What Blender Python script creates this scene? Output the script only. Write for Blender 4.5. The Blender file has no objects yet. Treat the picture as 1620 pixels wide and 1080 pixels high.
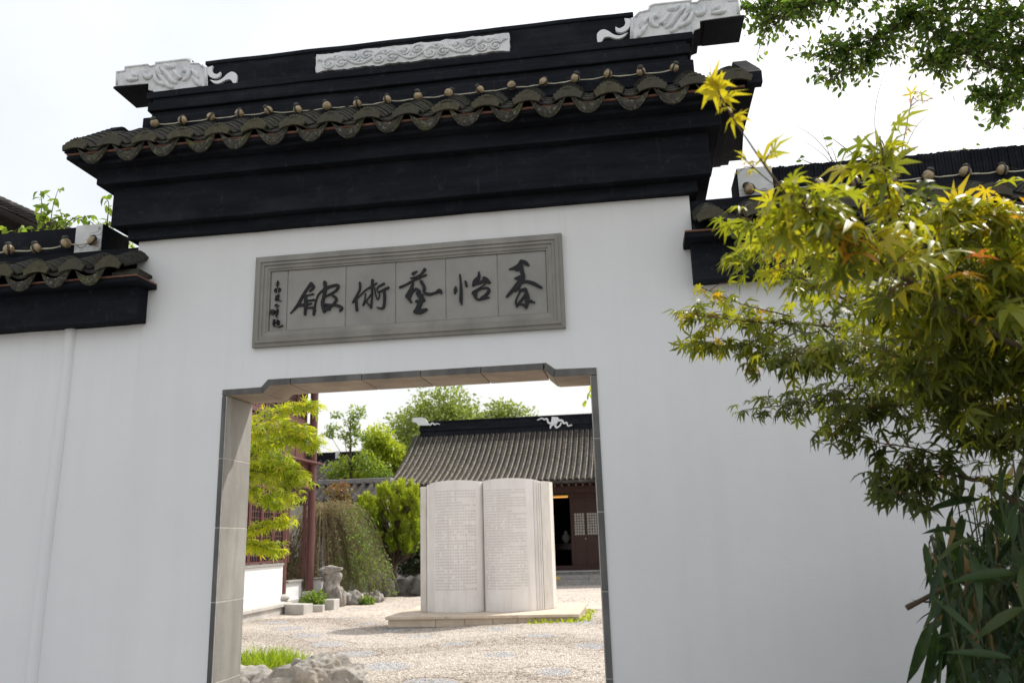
import bpy, bmesh, math, random
import numpy as np
from mathutils import Vector, Matrix, Quaternion, noise as mnoise

random.seed(7); rng = np.random.default_rng(7)
scene = bpy.context.scene
COL = scene.collection
PI = math.pi
R_ = math.radians

# ------------------------------------------------------------------ camera
CAM = np.array([0.0, -5.0, 1.6])
FPX = 1300.0                                    # focal length in photograph pixels (1620 wide)
YAW, PITCH, ROLL = R_(8.16), R_(13.42), R_(-1.67)
def cam_axes():
    cy, sy, cp, sp, cr, sr = math.cos(YAW), math.sin(YAW), math.cos(PITCH), math.sin(PITCH), math.cos(ROLL), math.sin(ROLL)
    f = np.array([-sy*cp, cy*cp, sp]); r = np.array([cy, sy, 0.0]); u = np.cross(r, f)
    return cr*r+sr*u, -sr*r+cr*u, f
CR, CU, CF = cam_axes()
cd = bpy.data.cameras.new('camera'); cam = bpy.data.objects.new('camera', cd); COL.objects.link(cam)
cam.matrix_world = Matrix(((CR[0], CU[0], -CF[0], CAM[0]), (CR[1], CU[1], -CF[1], CAM[1]), (CR[2], CU[2], -CF[2], CAM[2]), (0, 0, 0, 1)))
cd.sensor_width = 36.0; cd.lens = FPX/1620*36; cd.clip_start = 0.05; cd.clip_end = 2000
cd.dof.use_dof = True; cd.dof.focus_distance = 5.4; cd.dof.aperture_fstop = 4.0
scene.camera = cam
def at(px, py, Y):
    """world point of a sight line of the photograph at depth plane y = Y"""
    d = CR*((px-810)/FPX) - CU*((py-540)/FPX) + CF
    return CAM + d*((Y-CAM[1])/d[1])

# ------------------------------------------------------------------ light
SUN = Vector((0.42, 0.43, 0.79)).normalized()    # direction towards the sun
SUN_EL = math.asin(SUN.z); SUN_ROT = math.atan2(SUN.x, SUN.y)
world = bpy.data.worlds.new('World'); scene.world = world; world.use_nodes = True
wn = world.node_tree; wn.nodes.clear()
w_out = wn.nodes.new('ShaderNodeOutputWorld'); w_bg = wn.nodes.new('ShaderNodeBackground')
sky = wn.nodes.new('ShaderNodeTexSky'); sky.sky_type = 'NISHITA'; sky.sun_disc = False
sky.sun_elevation = SUN_EL; sky.sun_rotation = SUN_ROT
sky.air_density = 1.5; sky.dust_density = 5.0; sky.ozone_density = 0.3; sky.altitude = 10
# thin bright cloud veil over the whole sky
tc = wn.nodes.new('ShaderNodeTexCoord'); cn = wn.nodes.new('ShaderNodeTexNoise')
cn.inputs['Scale'].default_value = 2.2; cn.inputs['Detail'].default_value = 6; cn.inputs['Roughness'].default_value = .55
cmap = wn.nodes.new('ShaderNodeMapRange'); cmap.inputs['From Min'].default_value = .3; cmap.inputs['From Max'].default_value = .65
cmap.inputs['To Min'].default_value = .42; cmap.inputs['To Max'].default_value = .62
cmix = wn.nodes.new('ShaderNodeMix'); cmix.data_type = 'RGBA'
wn.links.new(tc.outputs['Generated'], cn.inputs['Vector']); wn.links.new(cn.outputs['Fac'], cmap.inputs['Value'])
wn.links.new(cmap.outputs['Result'], cmix.inputs[0]); wn.links.new(sky.outputs['Color'], cmix.inputs[6])
cmix.inputs[7].default_value = (10.6, 10.6, 10.7, 1)
wn.links.new(cmix.outputs[2], w_bg.inputs['Color']); w_bg.inputs['Strength'].default_value = 0.10
wn.links.new(w_bg.outputs['Background'], w_out.inputs['Surface'])
sd = bpy.data.lights.new('sun', 'SUN'); sd.energy = 3.2; sd.angle = R_(0.6); sd.color = (1.0, .955, .885)
sun = bpy.data.objects.new('sun', sd); COL.objects.link(sun); sun.location = (8, 8, 16)
sun.rotation_euler = (-SUN).to_track_quat('-Z', 'Y').to_euler()
scene.view_settings.view_transform = 'Standard'; scene.view_settings.look = 'None'
scene.view_settings.exposure = 0.45; scene.view_settings.gamma = 1.0
scene.view_settings.use_curve_mapping = False
try:
    scene.cycles.max_bounces = 8; scene.cycles.diffuse_bounces = 5; scene.cycles.transmission_bounces = 6
    scene.cycles.use_denoising = True; scene.cycles.sample_clamp_indirect = 6
except Exception: pass

# ------------------------------------------------------------------ object helpers
WORLD = {}                                       # object name -> base translation
def thing(name, label, cat, base=(0, 0, 0), group=None):
    o = bpy.data.objects.new(name, None); COL.objects.link(o); o.location = base
    o.empty_display_size = .2
    tag(o, label, cat, group); WORLD[o.name] = Vector(base)
    return o
def tag(o, label=None, cat=None, group=None, kind=None):
    if label: o['label'] = label
    if cat: o['category'] = cat
    if group: o['group'] = group
    if kind: o['kind'] = kind
    return o
def put(o, parent=None):
    COL.objects.link(o)
    if parent is not None:
        o.parent = parent
        o.matrix_parent_inverse = Matrix.Translation(-WORLD.get(parent.name, Vector()))
    return o
def mkmesh(name, verts, faces, mat, smooth=False):
    me = bpy.data.meshes.new(name); me.from_pydata([tuple(v) for v in verts], [], faces)
    if mat is not None: me.materials.append(mat)
    if smooth: me.polygons.foreach_set('use_smooth', [True]*len(me.polygons))
    me.update(); return me
def inst(name, me, parent, loc=(0, 0, 0), rot=None, scale=None, mtx=None):
    o = bpy.data.objects.new(name, me); put(o, parent)
    if mtx is not None: o.matrix_basis = mtx
    else:
        o.location = loc
        if rot is not None: o.rotation_euler = rot
        if scale is not None: o.scale = scale if hasattr(scale, '__len__') else (scale,)*3
    return o
class MB:
    def __init__(s): s.v = []; s.f = []
    def add(s, vs, fs):
        n = len(s.v); s.v += [tuple(v) for v in vs]; s.f += [tuple(i+n for i in f) for f in fs]; return s
    def box(s, x0, x1, y0, y1, z0, z1):
        return s.add([(x0,y0,z0),(x1,y0,z0),(x1,y1,z0),(x0,y1,z0),(x0,y0,z1),(x1,y0,z1),(x1,y1,z1),(x0,y1,z1)],
                     [(0,3,2,1),(4,5,6,7),(0,1,5,4),(1,2,6,5),(2,3,7,6),(3,0,4,7)])
    def prism_y(s, poly, y0, y1):               # polygon in x,z extruded along y
        n = len(poly)
        return s.add([(x, y0, z) for x, z in poly]+[(x, y1, z) for x, z in poly],
                     [tuple(range(n)), tuple(range(2*n-1, n-1, -1))]+[(i, i+n, (i+1) % n+n, (i+1) % n) for i in range(n)])
    def prism_x(s, poly, x0, x1):               # polygon in y,z extruded along x
        n = len(poly)
        return s.add([(x0, y, z) for y, z in poly]+[(x1, y, z) for y, z in poly],
                     [tuple(range(n)), tuple(range(2*n-1, n-1, -1))]+[(i, i+n, (i+1) % n+n, (i+1) % n) for i in range(n)])
    def prism_z(s, poly, z0, z1):
        n = len(poly)
        return s.add([(x, y, z0) for x, y in poly]+[(x, y, z1) for x, y in poly],
                     [tuple(range(n-1, -1, -1)), tuple(range(n, 2*n))]+[(i, (i+1) % n, (i+1) % n+n, i+n) for i in range(n)])
    def tube(s, pts, rad, seg=6, caps=True):
        pts = [np.array(p, float) for p in pts]; n = len(pts)
        if not hasattr(rad, '__len__'): rad = [rad]*n
        base = len(s.v); prev = None
        for i in range(n):
            t = pts[min(i+1, n-1)]-pts[max(i-1, 0)]; t = t/(np.linalg.norm(t)+1e-9)
            if prev is None:
                a = np.array([0, 0, 1.]) if abs(t[2]) < .9 else np.array([1., 0, 0])
            else: a = prev
            u = a-t*np.dot(a, t); u /= np.linalg.norm(u)+1e-9; w = np.cross(t, u); prev = u
            for k in range(seg):
                an = 2*PI*k/seg; s.v.append(tuple(pts[i]+rad[i]*(math.cos(an)*u+math.sin(an)*w)))
        for i in range(n-1):
            for k in range(seg):
                a = base+i*seg+k; b = base+i*seg+(k+1) % seg
                s.f.append((a, b, b+seg, a+seg))
        if caps:
            s.f.append(tuple(base+k for k in range(seg-1, -1, -1))); s.f.append(tuple(base+(n-1)*seg+k for k in range(seg)))
        return s
    def lathe(s, prof, c=(0, 0, 0), seg=12):    # profile of (r, z)
        base = len(s.v)
        for r, z in prof:
            for k in range(seg):
                a = 2*PI*k/seg; s.v.append((c[0]+r*math.cos(a), c[1]+r*math.sin(a), c[2]+z))
        for i in range(len(prof)-1):
            for k in range(seg):
                a = base+i*seg+k; b = base+i*seg+(k+1) % seg; s.f.append((a, b, b+seg, a+seg))
        s.f.append(tuple(base+k for k in range(seg-1, -1, -1))); s.f.append(tuple(base+(len(prof)-1)*seg+k for k in range(seg)))
        return s
    def sphere(s, c, r, seg=10, rings=6, sc=(1, 1, 1)):
        prof = [(r*math.sin(PI*i/rings)+1e-5, -r*math.cos(PI*i/rings)) for i in range(rings+1)]
        b = len(s.v); s.lathe(prof, (0, 0, 0), seg)
        s.v[b:] = [(c[0]+v[0]*sc[0], c[1]+v[1]*sc[1], c[2]+v[2]*sc[2]) for v in s.v[b:]]
        return s
    def mesh(s, name, mat, smooth=False): return mkmesh(name, s.v, s.f, mat, smooth)
    def build(s, name, mat, parent=None, smooth=False, bevel=0, seg=2):
        o = bpy.data.objects.new(name, s.mesh(name, mat, smooth)); put(o, parent)
        if bevel: add_bevel(o, bevel, seg)
        return o
def add_bevel(o, w, seg=2):
    m = o.modifiers.new('bevel', 'BEVEL'); m.width = w; m.segments = seg; m.limit_method = 'ANGLE'; m.angle_limit = R_(35)
    m.harden_normals = False
def wobble(o, amp=.004, seg=.13, freq=2.6):
    """hand-laid edges: cut a long straight piece along x and let its edges wander a little"""
    me = o.data; bm = bmesh.new(); bm.from_mesh(me); xs = [v.co.x for v in bm.verts]; x0, x1 = min(xs), max(xs)
    n = max(2, min(60, int((x1-x0)/seg)))
    for i in range(1, n):
        bmesh.ops.bisect_plane(bm, geom=bm.verts[:]+bm.edges[:]+bm.faces[:], plane_co=(x0+(x1-x0)*i/n, 0, 0), plane_no=(1, 0, 0), dist=1e-5)
    for v in bm.verts:
        p = v.co*freq; q = v.co*9.0
        v.co.y += amp*(mnoise.noise(p)+.5*mnoise.noise(q)); v.co.z += amp*(mnoise.noise(p+Vector((7, 3, 1)))+.5*mnoise.noise(q+Vector((2, 9, 4))))
    bm.to_mesh(me); bm.free(); return o
def shade_auto(o, ang=40):
    o.data.polygons.foreach_set('use_smooth', [True]*len(o.data.polygons))
    bm = bmesh.new(); bm.from_mesh(o.data)
    for e in bm.edges:
        if len(e.link_faces) == 2 and e.calc_face_angle(0) > R_(ang): e.smooth = False
    bm.to_mesh(o.data); bm.free()

# ------------------------------------------------------------------ material helpers
class NM:
    def __init__(s, name):
        s.m = bpy.data.materials.new(name); s.m.use_nodes = True; s.nt = s.m.node_tree; s.n = s.nt.nodes; s.l = s.nt.links
        s.b = s.n['Principled BSDF']; s.out = s.n['Material Output']; s._pos = None
    def new(s, t, **kw):
        n = s.n.new(t)
        for k, v in kw.items(): setattr(n, k, v)
        return n
    def pos(s):
        if s._pos is None: s._pos = s.new('ShaderNodeNewGeometry').outputs['Position']
        return s._pos
    def obj(s): return s.new('ShaderNodeTexCoord').outputs['Object']
    def scaled(s, v, sc):
        n = s.new('ShaderNodeVectorMath', operation='MULTIPLY'); s.l.new(v, n.inputs[0]); n.inputs[1].default_value = sc
        return n.outputs[0]
    def noise(s, scale, detail=4, rough=.55, vec=None, dist=0):
        n = s.new('ShaderNodeTexNoise'); s.l.new(vec if vec is not None else s.pos(), n.inputs['Vector'])
        n.inputs['Scale'].default_value = scale; n.inputs['Detail'].default_value = detail
        n.inputs['Roughness'].default_value = rough; n.inputs['Distortion'].default_value = dist
        return n.outputs['Fac']
    def voro(s, scale, vec=None, feature='F1', out='Distance', rnd=1.0):
        n = s.new('ShaderNodeTexVoronoi', feature=feature); s.l.new(vec if vec is not None else s.pos(), n.inputs['Vector'])
        n.inputs['Scale'].default_value = scale; n.inputs['Randomness'].default_value = rnd
        return n.outputs[out]
    def ramp(s, fac, stops, interp='LINEAR'):
        n = s.new('ShaderNodeValToRGB'); r = n.color_ramp; r.interpolation = interp
        while len(r.elements) < len(stops): r.elements.new(.5)
        for e, (p, c) in zip(r.elements, stops):
            e.position = p; e.color = (c, c, c, 1) if not hasattr(c, '__len__') else (c[0], c[1], c[2], 1)
        s.l.new(fac, n.inputs[0]); return n.outputs[0]
    def mix(s, fac, a, b, blend='MIX'):
        n = s.new('ShaderNodeMix', data_type='RGBA', blend_type=blend)
        for i, x in ((0, fac), (6, a), (7, b)):
            if hasattr(x, 'is_linked') or hasattr(x, 'links'): s.l.new(x, n.inputs[i])
            elif hasattr(x, '__len__'): n.inputs[i].default_value = (x[0], x[1], x[2], 1)
            else: n.inputs[i].default_value = x if i == 0 else (x, x, x, 1)
        return n.outputs[2]
    def math(s, op, a, b=0.0, c=None):
        n = s.new('ShaderNodeMath', operation=op)
        for i, x in enumerate((a, b) if c is None else (a, b, c)):
            if hasattr(x, 'links'): s.l.new(x, n.inputs[i])
            else: n.inputs[i].default_value = x
        return n.outputs[0]
    def sep(s, v):
        n = s.new('ShaderNodeSeparateXYZ'); s.l.new(v, n.inputs[0]); return n.outputs
    def rnd(s): return s.new('ShaderNodeObjectInfo').outputs['Random']
    def attr(s, name, out='Fac'):
        n = s.new('ShaderNodeAttribute'); n.attribute_name = name; return n.outputs[out]
    def bump(s, h, strength=.3, dist=.01):
        n = s.new('ShaderNodeBump'); n.inputs['Strength'].default_value = strength; n.inputs['Distance'].default_value = dist
        s.l.new(h, n.inputs['Height']); s.l.new(n.outputs[0], s.b.inputs['Normal']); return n.outputs[0]
    def fin(s, col, rough=.8, spec=.3, metal=0):
        if hasattr(col, 'links'): s.l.new(col, s.b.inputs['Base Color'])
        else: s.b.inputs['Base Color'].default_value = (*col, 1)
        if hasattr(rough, 'links'): s.l.new(rough, s.b.inputs['Roughness'])
        else: s.b.inputs['Roughness'].default_value = rough
        s.b.inputs['Specular IOR Level'].default_value = spec; s.b.inputs['Metallic'].default_value = metal
        return s.m
def simple(name, c1, c2, scale=6, rough=.8, bump=.2, bd=.005, bscale=None, spec=.3, c3=None, s3=1.5, stretch=None, rndmix=0):
    k = NM(name); v = k.scaled(k.pos(), stretch) if stretch else None
    f = k.noise(scale, 5, .6, v); col = k.ramp(f, [(.3, c1), (.7, c2)])
    if c3 is not None: col = k.mix(k.ramp(k.noise(s3, 4, .65), [(.5, 0), (.68, 1)]), col, c3)
    if rndmix:
        col = k.mix(k.math('MULTIPLY', k.rnd(), rndmix), col, tuple(x*.35 for x in c1))
    if bump: k.bump(k.noise(bscale or scale*3, 6, .65, v), bump, bd)
    return k.fin(col, rough, spec)

# ------------------------------------------------------------------ materials
def make_plaster(name, tone=1.0):
    k = NM(name)
    base = k.ramp(k.noise(.9, 4, .6), [(.3, (.765*tone, .768*tone, .775*tone)), (.7, (.82*tone, .82*tone, .822*tone))])
    streak = k.ramp(k.noise(1.0, 5, .6, k.scaled(k.pos(), (7, 7, .35))), [(.42, 0), (.75, .22)])
    base = k.mix(streak, base, (.67*tone, .67*tone, .67*tone))
    # patchy yellowish tone, stronger towards the coping
    z = k.sep(k.pos())[2]
    top = k.math('MULTIPLY', k.ramp(k.math('SUBTRACT', z, 2.85), [(.0, 0), (.25, .1), (.84, .42)]), k.noise(3, 5, .7))
    base = k.mix(top, base, (.66*tone, .63*tone, .56*tone))
    runs = k.math('MULTIPLY', k.ramp(k.noise(1.0, 5, .7, k.scaled(k.pos(), (16, 16, .5))), [(.55, 0), (.75, .4)]), k.math('MULTIPLY', k.ramp(k.math('SUBTRACT', z, 2.2), [(.0, 0), (.9, .8)]), k.ramp(k.noise(.9, 3, .5), [(.42, 0), (.62, 1)])))
    base = k.mix(runs, base, (.55*tone, .54*tone, .5*tone))
    spots = k.ramp(k.voro(2.6, k.scaled(k.pos(), (1, 1, .8))), [(.012, 1), (.02, 0)])
    base = k.mix(k.math('MULTIPLY', spots, .7), base, (.16, .15, .14))
    h = k.math('ADD', k.math('MULTIPLY', k.noise(2.2, 3, .5), 1.0), k.math('MULTIPLY', k.noise(60, 3, .6), .12))
    h = k.math('ADD', h, k.math('MULTIPLY', k.noise(1, 4, .6, k.scaled(k.pos(), (2, 2, 45))), .05))
    k.bump(h, .35, .02)
    return k.fin(base, .78, .25)
M = {}
M['plaster'] = make_plaster('white_lime_plaster')
k = NM('white_carved_stucco')
c = k.ramp(k.noise(9, 5, .65), [(.25, (.5, .52, .53)), (.55, (.74, .75, .75)), (.8, (.82, .82, .82))])
c = k.mix(k.ramp(k.noise(26, 4, .7), [(.55, 0), (.75, .45)]), c, (.36, .38, .38)); k.bump(k.noise(40, 5, .7), .5, .006)
M['stucco'] = k.fin(c, .85, .2)
M['stucco_flat'] = simple('white_painted_scroll', (.74, .75, .77), (.82, .82, .83), 12, .7, .15)
k = NM('black_painted_brick')
c = k.ramp(k.noise(2.0, 5, .6, k.scaled(k.pos(), (1, 1, 9))), [(.3, (.011, .012, .015)), (.62, (.017, .019, .025)), (.8, (.03, .034, .045))])
c = k.mix(k.ramp(k.noise(14, 5, .7), [(.58, 0), (.74, .55)]), c, (.055, .052, .047))
c = k.mix(k.ramp(k.noise(1.3, 6, .7, k.scaled(k.pos(), (1, 1, 2.2))), [(.5, 0), (.75, .7)]), c, (.036, .039, .046))
c = k.mix(k.ramp(k.noise(3.1, 6, .7, k.scaled(k.pos(), (9, 9, .8))), [(.6, 0), (.78, .5)]), c, (.06, .06, .06))
c = k.mix(k.ramp(k.voro(1.7), [(.018, .9), (.024, 0)]), c, (.5, .5, .48))
k.bump(k.noise(1.0, 6, .6, k.scaled(k.pos(), (5, 5, 60))), .35, .006)
M['black'] = k.fin(c, .85, .05)
k = NM('weathered_grey_roof_tile')
c = k.ramp(k.noise(22, 5, .65), [(.3, (.026, .025, .022)), (.6, (.052, .05, .043)), (.8, (.1, .097, .085))])
c = k.mix(k.math('MULTIPLY', k.rnd(), .5), c, (.03, .029, .026))
c = k.mix(k.ramp(k.noise(65, 4, .7), [(.6, 0), (.68, .75)]), c, (.17, .165, .14))
c = k.mix(k.ramp(k.noise(7, 3, .6), [(.5, 0), (.7, .5)]), c, (.055, .06, .02)); k.bump(k.noise(90, 5, .7), .5, .004)
M['tile'] = k.fin(c, .85, .25)
k = NM('lichen_spotted_drip_tile')
c = k.ramp(k.noise(18, 5, .65), [(.3, (.035, .033, .027)), (.6, (.066, .062, .05)), (.8, (.11, .105, .085))])
c = k.mix(k.math('MULTIPLY', k.rnd(), .55), c, (.04, .037, .03))
c = k.mix(k.ramp(k.noise(48, 5, .75), [(.54, 0), (.63, .75)]), c, (.22, .22, .18))
c = k.mix(k.ramp(k.noise(9, 3, .6), [(.52, 0), (.68, .55)]), c, (.1, .11, .03)); k.bump(k.noise(80, 5, .7), .6, .005)
M['drip'] = k.fin(c, .9, .2)
k = NM('olive_brown_fan_tile')
c = k.ramp(k.noise(30, 5, .65), [(.3, (.045, .04, .022)), (.65, (.085, .078, .045)), (.85, (.16, .155, .12))])
c = k.mix(k.math('MULTIPLY', k.rnd(), .6), c, (.045, .043, .036)); k.bump(k.noise(80, 5, .7), .5, .004)
M['fan'] = k.fin(c, .85, .25)
M['copper'] = simple('reddish_eave_batten', (.13, .055, .035), (.24, .13, .09), 20, .7, .1)
# grey stone of door surround
def stone(name, a, b, dirt, spec=.3):
    k = NM(name); c = k.ramp(k.noise(5, 6, .6, k.scaled(k.pos(), (1, 1, .6))), [(.3, a), (.7, b)])
    c = k.mix(k.ramp(k.noise(1.4, 4, .6, k.scaled(k.pos(), (4, 4, .5))), [(.45, 0), (.75, .65)]), c, dirt)
    c = k.mix(k.math('MULTIPLY', k.rnd(), .25), c, dirt)
    k.bump(k.math('ADD', k.noise(60, 5, .7), k.math('MULTIPLY', k.noise(6, 4, .5), 1.5)), .3, .006)
    return k.fin(c, .8, spec)
M['frame_stone'] = stone('grey_door_stone', (.27, .26, .24), (.36, .35, .32), (.15, .145, .135))
M['mortar'] = simple('pale_joint_mortar', (.3, .29, .26), (.5, .48, .44), 14, .9, .2)
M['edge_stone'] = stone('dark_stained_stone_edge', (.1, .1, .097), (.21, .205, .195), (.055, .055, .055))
M['lintel_stone'] = stone('brown_lintel_stone', (.28, .225, .175), (.4, .335, .265), (.17, .14, .115))  # browner than the jamb stones
M['sign_frame'] = stone('grey_plaque_moulding', (.26, .25, .22), (.35, .335, .295), (.19, .18, .17))
k = NM('grey_plaque_slab')
c = k.ramp(k.noise(4, 5, .65), [(.3, (.275, .265, .24)), (.7, (.35, .338, .308))])
c = k.mix(k.ramp(k.noise(120, 3, .7), [(.55, 0), (.75, .3)]), c, (.33, .32, .29))
c = k.mix(k.math('MULTIPLY', k.rnd(), .22), c, (.2, .2, .2)); k.bump(k.noise(110, 4, .7), .3, .003)
M['sign_slab'] = k.fin(c, .85, .2)
M['ink'] = simple('black_raised_lettering', (.006, .006, .008), (.012, .012, .015), 30, .5, .1)
k = NM('amber_globe_glass'); c = k.ramp(k.noise(30, 4, .6), [(.3, (.2, .14, .07)), (.6, (.42, .32, .18)), (.8, (.58, .48, .3))])
M['globe'] = k.fin(c, .35, .5)
M['socket'] = simple('dark_lamp_socket', (.03, .03, .028), (.07, .065, .055), 40, .6, .1)
M['cord'] = simple('cream_cable', (.4, .38, .28), (.58, .55, .43), 18, .7, .15)
M['wire'] = simple('thin_dark_wire', (.02, .02, .02), (.05, .05, .045), 18, .6, .1)
k = NM('dark_red_timber')
c = k.ramp(k.noise(3, 5, .6, k.scaled(k.pos(), (14, 14, 1.2))), [(.3, (.1, .04, .037)), (.7, (.17, .075, .068))])
k.bump(k.noise(4, 5, .6, k.scaled(k.pos(), (18, 18, 1))), .25, .004); M['red_wood'] = k.fin(c, .55, .35)
M['brown_wood'] = simple('dark_brown_timber', (.035, .016, .013), (.07, .034, .027), 5, .55, .2, stretch=(9, 9, 1))
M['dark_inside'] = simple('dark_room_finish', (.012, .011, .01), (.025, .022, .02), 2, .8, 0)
k = NM('window_glass'); k.b.inputs['Base Color'].default_value = (.06, .07, .075, 1); k.b.inputs['Roughness'].default_value = .08
k.b.inputs['Specular IOR Level'].default_value = .8; M['glass'] = k.m
M['sheen_pane'] = simple('pane_with_painted_sheen', (.38, .37, .34), (.56, .55, .5), 6, .35, .05)  # pale colour stands in for the reflection on the door glass
k = NM('weathered_hall_tile')
c = k.ramp(k.noise(4.5, 6, .7), [(.28, (.028, .026, .024)), (.5, (.062, .057, .052)), (.74, (.15, .137, .128))])
c = k.mix(k.ramp(k.noise(.6, 4, .6), [(.45, 0), (.62, .55)]), c, (.035, .033, .03))
c = k.mix(k.math('MULTIPLY', k.rnd(), .35), c, (.06, .055, .05)); k.bump(k.noise(30, 5, .7), .5, .01)
M['hall_tile'] = k.fin(c, .9, .2)
k = NM('painted_sunlit_tile_edge'); c = k.ramp(k.noise(9, 5, .7), [(.35, (.09, .08, .065)), (.5, (.36, .32, .25)), (.75, (.55, .5, .41))])
M['sunlit_edge'] = k.fin(c, .9, .2)  # sunlit sides of the tile rows put into the colour
# stele stone with engraved text lines (flat print)
def stele_stone(name, text=None):
    k = NM(name)
    c = k.ramp(k.noise(2.2, 5, .6), [(.3, (.7, .675, .655)), (.7, (.79, .77, .75))])
    c = k.mix(k.ramp(k.noise(2.0, 5, .65, k.scaled(k.pos(), (6, 6, .35))), [(.5, 0), (.8, .55)]), c, (.52, .47, .43))
    if text:
        # rows of characters engraved in the page
        x0, x1, z0, z1, cw, rh = text
        P = k.sep(k.pos()); u, z = P[0], P[2]
        rid = k.math('FLOOR', k.math('DIVIDE', z, rh)); fr = k.math('FRACT', k.math('DIVIDE', z, rh))
        cid = k.math('FLOOR', k.math('DIVIDE', u, cw)); fc = k.math('FRACT', k.math('DIVIDE', u, cw))
        wn_ = k.new('ShaderNodeTexWhiteNoise', noise_dimensions='2D'); cb = k.new('ShaderNodeCombineXYZ')
        k.l.new(cid, cb.inputs[0]); k.l.new(rid, cb.inputs[1]); k.l.new(cb.outputs[0], wn_.inputs['Vector'])
        wr = k.new('ShaderNodeTexWhiteNoise', noise_dimensions='1D'); k.l.new(rid, wr.inputs['W'])
        inrow = k.math('MULTIPLY', k.math('GREATER_THAN', fr, .3), k.math('LESS_THAN', fr, .85))
        inch = k.math('MULTIPLY', k.math('GREATER_THAN', fc, .12), k.math('LESS_THAN', fc, .88))
        on = k.math('GREATER_THAN', wn_.outputs['Value'], .08)
        # paragraph ends: a row stops early now and then; blank rows in places
        endx = k.math('ADD', x1, k.math('MULTIPLY', k.math('LESS_THAN', wr.outputs['Value'], .22), k.math('MULTIPLY', -(x1-x0)*2.2, wr.outputs['Value'])))
        inside = k.math('MULTIPLY', k.math('MULTIPLY', k.math('GREATER_THAN', u, x0), k.math('LESS_THAN', u, endx)),
                        k.math('MULTIPLY', k.math('GREATER_THAN', z, z0), k.math('LESS_THAN', z, z1)))
        strokes = k.ramp(k.noise(130, 2, .5), [(.38, 0), (.5, 1)])
        mk = k.math('MULTIPLY', k.math('MULTIPLY', k.math('MULTIPLY', inrow, inch), k.math('MULTIPLY', on, inside)), strokes)
        c = k.mix(k.math('MULTIPLY', mk, .5), c, (.33, .31, .29))
    k.bump(k.noise(25, 6, .65), .25, .01)
    return k.fin(c, .8, .25)
M['stele_l'] = stele_stone('engraved_stone_left_page', (-4.0, -3.17, .62, 2.56, .052, .057))
M['stele_r'] = stele_stone('engraved_stone_right_page', (-3.0, -2.16, .62, 2.56, .034, .052))
M['stele'] = stele_stone('pale_book_stone')
k = NM('mossy_stone_side'); c = k.ramp(k.noise(3, 5, .65, k.scaled(k.pos(), (2, 2, .8))), [(.35, (.68, .65, .62)), (.6, (.6, .57, .52)), (.8, (.4, .4, .29))])
k.bump(k.noise(25, 6, .65), .3, .01); M['stele_side'] = k.fin(c, .85, .2)
k = NM('cream_plinth_stone'); c = k.ramp(k.noise(3, 6, .65), [(.3, (.5, .4, .3)), (.6, (.62, .53, .43)), (.8, (.5, .44, .38))])
c = k.mix(k.ramp(k.noise(7, 5, .7), [(.6, 0), (.75, .6)]), c, (.2, .17, .14)); k.bump(k.noise(30, 5, .65), .3, .008); M['plinth'] = k.fin(c, .85, .25)
M['white_wall'] = simple('bright_white_wall', (.76, .76, .77), (.83, .83, .83), 2, .8, .1)
M['grey_stone'] = simple('grey_granite', (.25, .245, .23), (.36, .35, .33), 7, .85, .3, .006)
M['pale_stone'] = simple('pale_granite', (.42, .405, .38), (.55, .53, .5), 6, .85, .3, .006)
k = NM('lake_stone'); c = k.ramp(k.noise(5, 7, .65), [(.25, (.15, .14, .125)), (.5, (.33, .31, .285)), (.75, (.47, .45, .42))])
c = k.mix(k.ramp(k.noise(1.8, 5, .6), [(.5, 0), (.7, .5)]), c, (.33, .27, .2)); k.bump(k.noise(14, 8, .7), .7, .03); M['rock'] = k.fin(c, .9, .2)
k = NM('grey_rubble'); c = k.ramp(k.noise(5, 7, .65), [(.25, (.07, .068, .06)), (.6, (.17, .16, .15)), (.8, (.27, .26, .24))])
k.bump(k.noise(14, 8, .7), .7, .03); M['rubble'] = k.fin(c, .9, .2)
M['bark'] = simple('brown_bark', (.05, .035, .028), (.11, .085, .065), 14, .9, .6, .01, stretch=(4, 4, 1))
M['cane'] = simple('dark_green_cane', (.03, .045, .018), (.07, .07, .03), 12, .7, .2, .003)
M['twig'] = simple('olive_brown_twig', (.06, .04, .025), (.12, .09, .05), 20, .8, .3, .003)
M['twig_red'] = simple('reddish_twig', (.13, .045, .03), (.19, .08, .055), 20, .8, .3, .003)
M['gold'] = simple('gilded_board', (.55, .3, .05), (.7, .42, .09), 14, .45, .1)
M['yellow'] = simple('yellow_notice_plate', (.55, .38, .1), (.65, .46, .14), 20, .6, .05)
M['ceramic'] = simple('white_glazed_ceramic', (.72, .73, .74), (.8, .8, .8), 5, .15, 0, spec=.6)
M['lacquer'] = simple('black_lacquered_wood', (.008, .008, .01), (.02, .018, .017), 6, .25, .05)
k = NM('warm_lamp_tube'); k.b.inputs['Base Color'].default_value = (.8, .45, .12, 1)
k.b.inputs['Emission Color'].default_value = (1, .45, .08, 1); k.b.inputs['Emission Strength'].default_value = .5; M['lamp'] = k.m
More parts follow.
